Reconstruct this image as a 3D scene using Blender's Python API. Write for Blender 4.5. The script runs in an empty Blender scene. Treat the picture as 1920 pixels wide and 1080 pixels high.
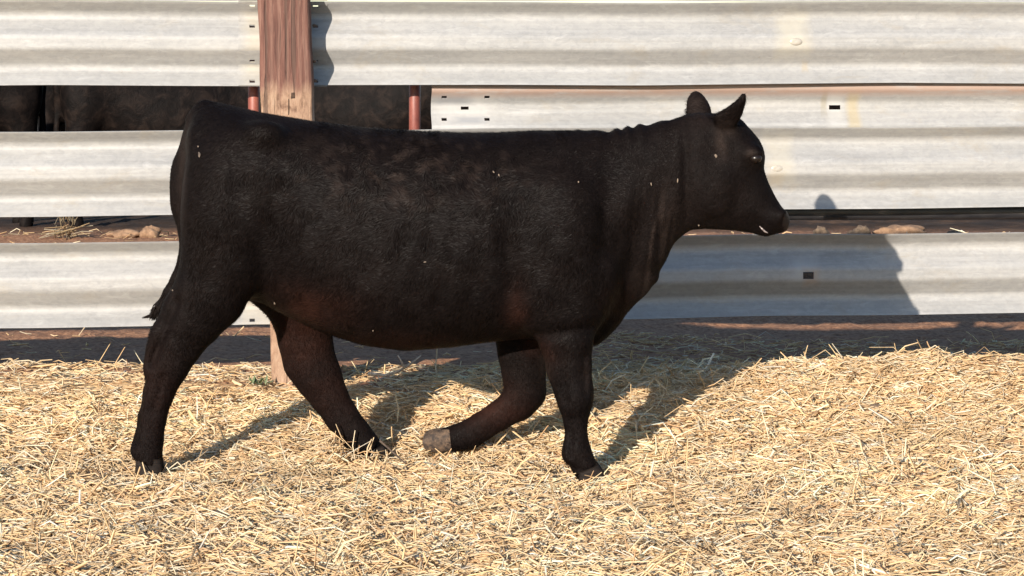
import bpy, bmesh, math, random
import numpy as np
import openvdb
from mathutils import Vector, Matrix

R = math.radians
random.seed(7)
rng = np.random.default_rng(7)
SC = bpy.context.scene
COL = SC.collection

# ---------------------------------------------------------------- camera, sky, sun, exposure
F = 4477.0            # focal length in photograph pixels (1920 wide)
HY = 60.0             # horizon row in the photograph
CH = 1.42             # camera height
cam_d = bpy.data.cameras.new('camera')
cam = bpy.data.objects.new('camera', cam_d)
COL.objects.link(cam)
cam.location = (0, 0, CH)
cam.rotation_euler = (R(90), 0, 0)
cam_d.sensor_width = 36.0
cam_d.lens = F / 1920 * 36.0
cam_d.shift_y = -(540 - HY) / 1920
cam_d.clip_start = 0.05
cam_d.clip_end = 2000
SC.camera = cam

SUN = Vector((0.45, 1.0, -0.325)).normalized()
elev = math.asin(-SUN.z)
az_to = math.atan2(-SUN.x, -SUN.y)          # direction towards the sun, clockwise from +Y
world = bpy.data.worlds.new('World')
SC.world = world
world.use_nodes = True
wn = world.node_tree.nodes
sky = wn.new('ShaderNodeTexSky')
sky.sky_type = 'NISHITA'
sky.sun_disc = False
sky.sun_elevation = elev
sky.sun_rotation = az_to
sky.dust_density = 0.3
sky.ozone_density = 3.0
bg = wn['Background']
bg.inputs['Strength'].default_value = 0.12
world.node_tree.links.new(sky.outputs[0], bg.inputs['Color'])
sun_d = bpy.data.lights.new('sun', 'SUN')
sun_d.energy = 5.0
sun_d.angle = R(0.5)
sun_d.color = (1.0, 0.90, 0.78)
sun = bpy.data.objects.new('sun', sun_d)
sun.rotation_euler = SUN.to_track_quat('-Z', 'Y').to_euler()
sun.location = (-3, -4, 6)
COL.objects.link(sun)
vs = SC.view_settings
vs.view_transform = 'Standard'
vs.look = 'None'
vs.gamma = 1
vs.use_curve_mapping = False
vs.exposure = 0.8

# ---------------------------------------------------------------- helpers
def P(px, py, Y):
    """point of the plane at depth Y seen at a pixel of the photograph"""
    return np.array(((px - 960) / F * Y, Y, CH - (py - HY) / F * Y))

def tag(o, label=None, cat=None, group=None, kind=None):
    if label: o['label'] = label
    if cat: o['category'] = cat
    if group: o['group'] = group
    if kind: o['kind'] = kind
    return o

def empty(name, loc, label, cat, group=None, rot=0):
    o = bpy.data.objects.new(name, None)
    o.location = loc
    o.rotation_euler = (0, 0, rot)
    o.empty_display_size = 0.1
    COL.objects.link(o)
    return tag(o, label, cat, group)

def mesh_from(name, V, faces, smooth=True):
    """faces: (n,3) or (n,4) int array, or a list of lists"""
    me = bpy.data.meshes.new(name)
    V = np.asarray(V, dtype=np.float32)
    if isinstance(faces, np.ndarray):
        k = faces.shape[1]
        n = len(faces)
        me.vertices.add(len(V))
        me.vertices.foreach_set('co', V.ravel())
        me.loops.add(n * k)
        me.loops.foreach_set('vertex_index', faces.astype(np.int32).ravel())
        me.polygons.add(n)
        me.polygons.foreach_set('loop_start', np.arange(0, n * k, k, dtype=np.int32))
        me.update(calc_edges=True)
    else:
        me.from_pydata([tuple(v) for v in V], [], faces)
        me.update()
    if smooth:
        me.polygons.foreach_set('use_smooth', np.ones(len(me.polygons), dtype=bool))
    return me

def link(name, me, mat=None, parent=None, loc=None):
    o = bpy.data.objects.new(name, me)
    COL.objects.link(o)
    if mat is not None:
        me.materials.clear()
        me.materials.append(mat)
    if parent is not None: o.parent = parent
    if loc is not None: o.location = loc
    return o

def vcol(me, name, arr):
    a = me.color_attributes.new(name, 'FLOAT_COLOR', 'POINT')
    b = np.ones((len(me.vertices), 4), dtype=np.float32)
    b[:, :3] = arr
    a.data.foreach_set('color', b.ravel())

def hash2(i, j, s):
    n = np.sin(i * 127.1 + j * 311.7 + s * 74.7) * 43758.5453
    return n - np.floor(n)

def vnoise(x, y, s=0):
    i, j = np.floor(x), np.floor(y)
    u, v = x - i, y - j
    u, v = u * u * (3 - 2 * u), v * v * (3 - 2 * v)
    a = hash2(i, j, s) * (1 - u) + hash2(i + 1, j, s) * u
    b = hash2(i, j + 1, s) * (1 - u) + hash2(i + 1, j + 1, s) * u
    return a * (1 - v) + b * v

def fbm(x, y, s=0, o=4):
    t, a, n = 0, 0.5, 0
    for k in range(o):
        t = t + a * vnoise(x * 2 ** k, y * 2 ** k, s + k)
        n += a
        a *= 0.5
    return t / n

# ---- material helpers
class NT:
    def __init__(self, name):
        self.m = bpy.data.materials.new(name)
        self.m.use_nodes = True
        self.t = self.m.node_tree
        self.b = self.t.nodes['Principled BSDF']
    def n(self, typ, **kw):
        x = self.t.nodes.new(typ)
        for k, v in kw.items():
            if k.startswith('i_'):
                key = k[2:].replace('_', ' ')
                x.inputs[int(key) if key.isdigit() else key].default_value = v
            else:
                setattr(x, k, v)
        return x
    def l(self, a, b):
        self.t.links.new(a, b)
    def coord(self, out='Object', scale=(1, 1, 1)):
        c = self.n('ShaderNodeTexCoord')
        mp = self.n('ShaderNodeMapping')
        mp.inputs['Scale'].default_value = scale
        self.l(c.outputs[out], mp.inputs['Vector'])
        return mp.outputs[0]
    def noise(self, vec, scale, detail=4, rough=0.55, dist=0.0):
        x = self.n('ShaderNodeTexNoise')
        x.inputs['Scale'].default_value = scale
        x.inputs['Detail'].default_value = detail
        x.inputs['Roughness'].default_value = rough
        x.inputs['Distortion'].default_value = dist
        self.l(vec, x.inputs['Vector'])
        return x.outputs['Fac']
    def ramp(self, fac, stops):
        x = self.n('ShaderNodeValToRGB')
        e = x.color_ramp.elements
        while len(e) < len(stops): e.new(0.5)
        for k, (p, c) in enumerate(stops):
            e[k].position = p
            e[k].color = (c, c, c, 1) if isinstance(c, (int, float)) else (*c, 1)
        self.l(fac, x.inputs[0])
        return x.outputs[0]
    def math(self, op, a, b=None, clamp=False):
        x = self.n('ShaderNodeMath', operation=op)
        x.use_clamp = clamp
        for k, v in enumerate((a, b)):
            if v is None: continue
            if isinstance(v, (int, float)): x.inputs[k].default_value = v
            else: self.l(v, x.inputs[k])
        return x.outputs[0]
    def mix(self, fac, a, b, mode='MIX'):
        x = self.n('ShaderNodeMix', data_type='RGBA', blend_type=mode)
        for key, v in ((0, fac), (6, a), (7, b)):
            if isinstance(v, (int, float)): x.inputs[key].default_value = v
            elif isinstance(v, tuple): x.inputs[key].default_value = (*v, 1)
            else: self.l(v, x.inputs[key])
        return x.outputs[2]
    def bump(self, h, strength=0.3, dist=0.01):
        x = self.n('ShaderNodeBump')
        x.inputs['Strength'].default_value = strength
        x.inputs['Distance'].default_value = dist
        self.l(h, x.inputs['Height'])
        self.l(x.outputs[0], self.b.inputs['Normal'])
    def set(self, **kw):
        for k, v in kw.items():
            key = k.replace('_', ' ')
            s = self.b.inputs[key]
            if isinstance(v, (int, float)): s.default_value = v
            elif isinstance(v, tuple): s.default_value = (*v, 1) if len(v) == 3 else v
            else: self.l(v, s)
        return self
    def attr(self, name):
        x = self.n('ShaderNodeVertexColor', layer_name=name)
        return x.outputs[0]

# ---------------------------------------------------------------- ground
GY = [-400, 5.5, 7.8, 8.3, 8.75, 9.05, 9.48, 10.0, 10.75, 11.2, 12.6, 14.0, 14.6, 20, 900]
GZ = [0.0, 0.0, 0.0, 0.07, 0.13, 0.125, 0.10, 0.09, 0.09, 0.10, 0.16, 0.225, 0.20, 0.2, 0.2]
def sstep(a, b, x):
    t = np.clip((x - a) / (b - a), 0, 1)
    return t * t * (3 - 2 * t)
FEET = [(-1.16, 7.56), (0.235, 7.56), (-0.46, 7.84)]
def gz(x, y):
    x = np.asarray(x, dtype=float)
    y = np.asarray(y, dtype=float)
    z = np.interp(y, GY, GZ)
    z = z - 0.045 * sstep(-0.2, 1.4, x) * sstep(9.3, 9.7, y) * sstep(12.2, 11.4, y)
    for fx, fy in FEET: z = z - 0.018 * np.exp(-((x - fx) / 0.10) ** 2 - ((y - fy) / 0.10) ** 2)
    z = z + 0.078 * sstep(0.5, 1.55, x) * np.exp(-((y - 8.72) / 0.26) ** 2) * (0.75 + 0.5 * fbm(x * 2.3 + 9, y * 2.3, 3, 2))
    z = z + np.where(y < 9.2, 0.045, 0.02) * (fbm(x * 1.7, y * 1.7, 11, 3) - 0.5) * sstep(5, 6.2, y)
    z = z + np.where(y < 9.2, 0.036, 0.014) * (fbm(x * 6, y * 6, 21, 2) - 0.5)
    return z

def ground():
    xs = np.unique(np.concatenate([np.linspace(-400, -6, 30), np.linspace(-6, -2.6, 30), np.linspace(-2.6, 2.6, 230), np.linspace(2.6, 6, 30), np.linspace(6, 400, 30)]))
    ys = np.unique(np.concatenate([np.linspace(-400, 4, 30), np.linspace(4, 6, 20), np.linspace(6, 11.5, 230), np.linspace(11.5, 16, 90), np.linspace(16, 600, 40)]))
    X, Y = np.meshgrid(xs, ys)
    Z = gz(X, Y)
    near = (np.abs(X) < 4) & (Y > 8.9) & (Y < 15.5)
    Z = Z + near * 0.022 * (fbm(X * 19, Y * 19, 5, 3) - 0.5)
    V = np.stack([X, Y, Z], -1).reshape(-1, 3)
    nx, ny = len(xs), len(ys)
    idx = np.arange(nx * ny).reshape(ny, nx)
    q = np.stack([idx[:-1, :-1], idx[:-1, 1:], idx[1:, 1:], idx[1:, :-1]], -1).reshape(-1, 4)
    me = mesh_from('ground', V, q)
    m = NT('bedding_and_dirt')
    vec = m.coord('Object')
    n1 = m.noise(vec, 3.0, 5)
    n2 = m.noise(vec, 45, 5, 0.65)
    n3 = m.noise(m.coord('Object', (60, 200, 60)), 1.0, 3)
    sep = m.n('ShaderNodeSeparateXYZ')
    c = m.n('ShaderNodeTexCoord')
    m.l(c.outputs['Object'], sep.inputs[0])
    dirt = m.ramp(n2, [(0.25, (0.11, 0.053, 0.030)), (0.5, (0.33, 0.17, 0.095)), (0.75, (0.52, 0.29, 0.165))])
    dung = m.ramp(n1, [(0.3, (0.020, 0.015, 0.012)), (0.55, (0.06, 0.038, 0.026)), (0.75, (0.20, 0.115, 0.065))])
    straw = m.ramp(n3, [(0.25, (0.34, 0.21, 0.10)), (0.5, (0.58, 0.40, 0.21)), (0.75, (0.74, 0.56, 0.33))])
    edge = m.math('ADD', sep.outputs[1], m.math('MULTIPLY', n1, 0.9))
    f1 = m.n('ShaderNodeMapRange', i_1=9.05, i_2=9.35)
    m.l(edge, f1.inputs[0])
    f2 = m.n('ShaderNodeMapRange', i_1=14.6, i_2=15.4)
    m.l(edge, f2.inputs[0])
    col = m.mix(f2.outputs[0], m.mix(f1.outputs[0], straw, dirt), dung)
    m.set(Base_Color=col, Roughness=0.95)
    m.b.inputs['Specular IOR Level'].default_value = 0.15
    m.bump(n2, 0.7, 0.012)
    o = link('ground', me, m.m)
    tag(o, 'sheet of trampled straw bedding giving way to brown dirt behind the fence', None, None, 'structure')
ground()

# ---------------------------------------------------------------- guardrail fence
FA = math.atan(0.127)
DEPTH = 0.80        # how deep the corrugation is rolled
def fence_y(X): return 9.0 + 0.127 * X
BACK = [(0, 0), (5, 6), (36, 52), (42, 58), (50, 62), (66, 62), (74, 56), (118, 10), (126, 3), (134, 0), (176, 0), (182, 4), (226, 50), (233, 58), (240, 62), (256, 62), (264, 57), (305, 7), (312, 0)]

def beam_mat(name, patches, seed, rust=None, streak=0.5):
    """galvanised steel gone chalky; patches: (x, z, half w, half h, colour, strength) in the beam's own coordinates"""
    m = NT(name)
    c = m.n('ShaderNodeTexCoord')
    off = m.n('ShaderNodeVectorMath', operation='ADD')
    off.inputs[1].default_value = (seed * 3.7, seed * 1.3, seed * 2.1)
    m.l(c.outputs['Object'], off.inputs[0])
    def sc(v):
        mp = m.n('ShaderNodeMapping')
        mp.inputs['Scale'].default_value = v
        m.l(off.outputs[0], mp.inputs['Vector'])
        return mp.outputs[0]
    big = m.noise(sc((1.0, 1, 6)), 2.2, 5, 0.6)
    spang = m.noise(sc((1, 1, 1.4)), 38, 4, 0.6, 0.6)
    strk = m.noise(sc((0.5, 1, 40)), 2.0, 4, 0.6)
    col = m.ramp(big, [(0.28, (0.244, 0.2424, 0.2376)), (0.5, (0.3, 0.2976, 0.2896)), (0.72, (0.364, 0.3528, 0.332))])
    col = m.mix(0.38, col, m.ramp(spang, [(0.3, (0.212, 0.2184, 0.228)), (0.62, (0.384, 0.3808, 0.372))]))
    col = m.mix(0.22, col, m.ramp(strk, [(0.35, (0.228, 0.216, 0.1944)), (0.65, (0.384, 0.376, 0.36))]))
    scr = m.ramp(m.noise(sc((0.7, 1, 3.5)), 13, 6, 0.75, 0.8), [(0.54, 0.0), (0.68, 1.0)])
    col = m.mix(m.math('MULTIPLY', scr, 0.45), col, (0.448, 0.4424, 0.432))
    sep = m.n('ShaderNodeSeparateXYZ')
    m.l(c.outputs['Object'], sep.inputs[0])
    dirty = m.ramp(m.noise(sc((1.4, 1, 3)), 3.3, 5, 0.7, 0.5), [(0.56, 0.0), (0.75, 0.55)])
    col = m.mix(dirty, col, (0.30, 0.265, 0.21))
    mud = m.ramp(m.noise(sc((1, 1, 0.8)), 70, 3, 0.7), [(0.69, 0.0), (0.75, 0.5)])
    mudz = m.n('ShaderNodeMapRange', i_1=-0.05, i_2=-0.30, i_3=0.35, i_4=1.0)
    m.l(sep.outputs[2], mudz.inputs[0])
    col = m.mix(m.math('MULTIPLY', mud, mudz.outputs[0]), col, (0.20, 0.13, 0.08))
    wob = m.noise(sc((1, 1, 1)), 16, 3, 0.6)
    for (px, pz, hw, hh, pc, st) in patches:
        dx = m.math('DIVIDE', m.math('ABSOLUTE', m.math('SUBTRACT', sep.outputs[0], px)), hw)
        dz = m.math('DIVIDE', m.math('ABSOLUTE', m.math('SUBTRACT', sep.outputs[2], pz)), hh)
        d = m.math('ADD', m.math('MAXIMUM', dx, dz), m.math('MULTIPLY', m.math('SUBTRACT', wob, 0.5), 0.9))
        mr = m.n('ShaderNodeMapRange', i_1=1.35, i_2=0.45, i_3=0.0, i_4=st)
        m.l(d, mr.inputs[0])
        col = m.mix(mr.outputs[0], col, tuple(q * 0.55 for q in pc))
    if rust:
        z0, z1 = rust
        a = m.n('ShaderNodeMapRange', i_1=z0, i_2=z1)
        m.l(sep.outputs[2], a.inputs[0])
        rn = m.ramp(m.noise(sc((1.2, 1, 9)), 5, 5, 0.65), [(0.30, 0.25), (0.50, 0.85)])
        col = m.mix(m.math('MULTIPLY', rn, a.outputs[0]), col, (0.336, 0.228, 0.18))
    m.set(Base_Color=col, Metallic=0.12, Roughness=m.ramp(big, [(0.3, 0.42), (0.7, 0.62)]))
    m.b.inputs['Specular IOR Level'].default_value = 0.35
    m.bump(m.noise(sc((1, 1, 3)), 60, 3), 0.12, 0.002)
    return m.m

def beam(x0, x1, z_top, mat, label, group, off=0.0, prof=BACK, front=False, hs=1.0, holes=(), th=0.0028, seed=0, sag=0.0042, corner=0.0):
    """one W section beam as its own mesh. x0, x1 world X of its ends; holes: (world X, mm from top, half length, half height)"""
    ca = math.cos(FA)
    L = (x1 - x0) / ca
    pts = [(a / 1000 * hs, d / 1000 * DEPTH) for a, d in prof]
    if front: pts = [(a, (0.062 * DEPTH - d) * 0.8) for a, d in pts]
    # resample smoothly along the profile
    pa = np.array(pts)
    s = np.concatenate([[0], np.cumsum(np.hypot(*np.diff(pa, axis=0).T))])
    ss = np.linspace(0, s[-1], 91)
    za, da = np.interp(ss, s, pa[:, 0]), np.interp(ss, s, pa[:, 1])
    ker = np.array([0.5, 1, 1, 1, 0.5]) / 4
    pad = np.concatenate([[da[0]] * 2, da, [da[-1]] * 2])
    da = np.convolve(pad, ker, 'valid')
    hol = [((hx - x0) / ca, mm / 1000 * hs, a, b) for hx, mm, a, b in holes]
    zs = list(za)
    for _, hz_, _, hb in hol:
        for e in (hz_ - hb, hz_ + hb):
            zs = [q for q in zs if abs(q - e) > 0.0015] + [e]
    zs = np.array(sorted(zs))
    ds = np.interp(zs, za, da)
    us = list(np.arange(0, L, 0.12)) + [L]
    for hu, _, ha, _ in hol:
        for e in (hu - ha, hu + ha):
            us = [q for q in us if abs(q - e) > 0.004] + [e]
    us = np.array(sorted(set(us)))
    U, Zp = np.meshgrid(us, zs)
    D = np.meshgrid(us, ds)[1]
    wob = sag * (np.interp(us, np.arange(0, L + 0.6, 0.5), np.random.default_rng(seed + 50).uniform(-1, 1, len(np.arange(0, L + 0.6, 0.5)))))
    wz = -Zp + wob[None, :]
    wy = D + 0.004 * np.sin(U * 2.1 + seed) + 0.003 * (fbm(U * 3 + seed, Zp * 8, seed, 2) - 0.5)
    V = np.stack([U, wy, wz], -1).reshape(-1, 3)
    nu, nz = len(us), len(zs)
    faces = []
    idx = np.arange(nu * nz).reshape(nz, nu)
    uc, zc = (us[1:] + us[:-1]) / 2, (zs[1:] + zs[:-1]) / 2
    skip = np.zeros((nz - 1, nu - 1), bool)
    for hu, hz_, ha, hb in hol:
        skip |= (np.abs(zc - hz_) < hb)[:, None] & (np.abs(uc - hu) < ha)[None, :]
    if corner:
        skip |= ((zc > zs[-1] - corner)[:, None] & (uc < corner * 0.5)[None, :])
    for i in range(nz - 1):
        for j in range(nu - 1):
            if not skip[i, j]:
                faces.append((idx[i, j], idx[i, j + 1], idx[i + 1, j + 1], idx[i + 1, j]))
    me = mesh_from('guardrail_beam', V, np.array(faces))
    o = link('guardrail_beam', me, mat)
    o.location = (x0, fence_y(x0) + off, z_top)
    o.rotation_euler = (0, 0, FA)
    sm = o.modifiers.new('thickness', 'SOLIDIFY')
    sm.thickness = th
    sm.offset = 0
    es = o.modifiers.new('crisp rims', 'EDGE_SPLIT')
    es.split_angle = R(40)
    tag(o, label, 'guardrail', group)
    return o

def X_at(px, Yg=None):
    # world X on the fence line under a photograph column
    k = (px - 960) / F
    return k * 9.0 / (1 - k * 0.127)
def lx(px, x0): return (X_at(px) - x0) / math.cos(FA)

ZB = [1.850, 1.533, 1.250, 1.054, 0.645]      # tops: row above, top, second (right only), third, lowest
XL, XR = -4.2, 4.2
SPL, SPR = X_at(447), X_at(614)
COLS = (X_at(473), X_at(592))
ROWS = (14, 93, 219, 298)
GRP = 'galvanised guardrail beams of the pen fence'
CREAM = (0.80, 0.73, 0.58)
PALE = (0.78, 0.74, 0.66)
splice = [(c, r, 0.010, 0.0055) for c in COLS for r in ROWS]
def head_patch(x0, px, w, h, dz=-0.13, c=CREAM, s=0.55):
    return (lx(px, x0), dz, w, h, c, s)
names = {0: 'topmost row cut by the photo edge', 1: 'second row, above the open gap', 3: 'row below the open gap', 4: 'lowest row just above the dirt'}
LBL = {
 (0, 'L'): 'chalky steel guardrail beam of the highest fence row, mostly cut off above, left of the post',
 (0, 'R'): 'chalky steel guardrail beam of the highest fence row, mostly cut off above, right of the post',
 (1, 'L'): 'pale grey guardrail beam above the left open gap, ending behind the wooden post',
 (1, 'R'): 'long pale guardrail beam with a round bolt head, running right from the post above the narrower beam',
 (3, 'L'): 'pale guardrail beam left behind the cow rump, between the two dark gaps',
 (3, 'R'): 'pale guardrail beam behind the cow head with a round bolt head near its forehead',
 (4, 'L'): 'lowest pale guardrail beam on the left, behind the cow hind leg',
 (4, 'R'): 'lowest guardrail beam on the right, carrying the cow shadow and one dark square hole',
}
beams = {}
for row in (0, 1, 3, 4):
    zt = ZB[row]
    pl, pr = [], []
    hr = list(splice)
    xs0 = SPL
    if row in (1, 3, 4):
        pr.append((0.075, -0.156, 0.055, 0.15, (0.74, 0.66, 0.50), 0.45))
    if row == 1:
        pr.append(head_patch(SPL, 1488, 0.060, 0.075, -0.125, (0.80, 0.74, 0.60), 0.6))
        pr.append(head_patch(SPL, 1515, 0.012, 0.02, -0.245, (0.62, 0.52, 0.36), 0.5))
    if row == 3:
        pr.append(head_patch(SPL, 1462, 0.055, 0.09, -0.12, CREAM, 0.45))
        pr.append(head_patch(SPL, 1455, 0.03, 0.03, -0.20, (0.66, 0.54, 0.36), 0.4))
    if row == 4:
        pr.append(head_patch(SPL, 1508, 0.055, 0.055, -0.135, (0.76, 0.74, 0.72), 0.6))
        pr.append(head_patch(SPL, 1522, 0.030, 0.035, -0.165, (0.66, 0.46, 0.30), 0.5))
        hr.append((X_at(1516), 158, 0.0215, 0.014))
    beams[row, 'L'] = beam(XL, SPR, zt, beam_mat('galvanised_steel', pl, row * 2 + 1), LBL[row, 'L'], GRP, 0.0042, seed=row * 2, holes=splice)
    beams[row, 'R'] = beam(SPL, XR, zt, beam_mat('galvanised_steel', pr, row * 2 + 2), LBL[row, 'R'], GRP, 0.0, seed=row * 2, holes=hr)
# the narrower beam that shows its other face in the gap on the right
X2 = X_at(809)
h2 = [(X_at(833) + 0.0, r, 0.010, 0.0055) for r in (20, 97, 207, 298)] + [(X_at(914), r, 0.010, 0.0055) for r in (20, 97, 207, 298)]
h2 += [(X_at(1573), 158, 0.0225, 0.0085), (X_at(873), 152, 0.015, 0.006)]
p2 = [(lx(868, X2), -0.12, 0.12, 0.13, (0.80, 0.78, 0.75), 0.5),
      (lx(850, X2), -0.085, 0.07, 0.02, (0.36, 0.37, 0.39), 0.6),
      (lx(880, X2), -0.163, 0.06, 0.012, (0.40, 0.42, 0.45), 0.6),
      (lx(1573, X2), -0.11, 0.035, 0.12, (0.80, 0.78, 0.74), 0.5),
      (lx(1606, X2), -0.13, 0.026, 0.10, (0.70, 0.56, 0.30), 0.55),
      (lx(1552, X2), -0.09, 0.012, 0.06, (0.46, 0.40, 0.28), 0.55)]
beams[2, 'R'] = beam(X2, XR, ZB[2], beam_mat('galvanised_steel', p2, 12, rust=(-0.085, -0.060)), 'narrower guardrail beam with a rust tinted upper edge and bolt holes at its cut end, filling the gap behind the cow head', GRP, 0.045, front=True, hs=0.775, holes=h2, seed=31, corner=0.03)

# bolt heads: parts of their beams
m = NT('worn_bolt_steel'); m.set(Base_Color=m.ramp(m.noise(m.coord(), 60), [(0.3, (0.34, 0.30, 0.24)), (0.7, (0.46, 0.43, 0.38))]), Metallic=0.3, Roughness=0.5); BOLT = m.m
m = NT('rusty_bolt_steel'); m.set(Base_Color=m.ramp(m.noise(m.coord(), 90), [(0.3, (0.10, 0.06, 0.04)), (0.7, (0.30, 0.20, 0.14))]), Metallic=0.4, Roughness=0.6); RUST = m.m
def dome(r, h, sx=1.0, n=20):
    V, Fc = [], []
    rings = [(1.0, 0.0), (1.0, 0.35), (0.93, 0.62), (0.7, 0.88), (0.35, 1.0)]
    for rr, hh in rings:
        for k in range(n):
            a = 2 * math.pi * k / n
            V.append((r * rr * sx * math.cos(a), -h * hh, r * rr * math.sin(a)))
    V.append((0, -h * 1.02, 0))
    for i in range(len(rings) - 1):
        for k in range(n):
            a, b = i * n + k, i * n + (k + 1) % n
            Fc.append((a, b, b + n, a + n))
    t = (len(rings) - 1) * n
    for k in range(n): Fc.append((t + k, t + (k + 1) % n, len(V) - 1))
    return V, Fc
dv, df = dome(0.0215, 0.0045, 1.15)
dv = [(x, y, z * 0.66) for x, y, z in dv]
dome_me = mesh_from('bolt_head', dv, df); dome_me.materials.append(BOLT)
# rusted stub left in the square hole of the lowest beam
q_ = bmesh.new(); bmesh.ops.create_cube(q_, size=1.0); bmesh.ops.scale(q_, vec=(0.040, 0.02, 0.026), verts=q_.verts); bmesh.ops.bevel(q_, geom=list(q_.edges), offset=0.003, segments=1)
sb_me = bpy.data.meshes.new('bolt_stub'); q_.to_mesh(sb_me); q_.free()
m = NT('black_rust'); m.set(Base_Color=m.ramp(m.noise(m.coord(), 120), [(0.4, (0.012, 0.009, 0.008)), (0.7, (0.06, 0.04, 0.03))]), Roughness=0.7)
o = link('bolt_stub', sb_me, m.m, beams[4, 'R']); o.location = (lx(1516, SPL), 0.016, -0.159)
for row, px, dz in ((1, 1492, -0.150), (3, 1457, -0.156)):
    b = beams[row, 'R']
    o = link('bolt_head', dome_me, None, b)
    u = lx(px, SPL)
    o.location = (u, -0.001, dz)
dv, df = dome(0.009, 0.010, 1.0, 6)
nut_me = mesh_from('splice_bolt', dv, df, False); nut_me.materials.append(RUST)
dv2 = [(x, y, z) for x, y, z in dome(0.010, 0.006, 1.0, 12)[0]]
for row, which in ((1, (1, 2, 3)), (3, (0, 3)), (4, (1, 3))):
    for k in which:
        o = link('splice_bolt', nut_me, None, beams[row, 'R'])
        mm = ROWS[k]
        dep = np.interp(mm, [a for a, _ in BACK], [d for _, d in BACK]) / 1000
        o.location = ((COLS[1] - SPL) / math.cos(FA) - 0.004, dep, -mm / 1000)
        o.rotation_euler = (R(-45 if k in (1, 3) else 45), 0, 0)

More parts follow.
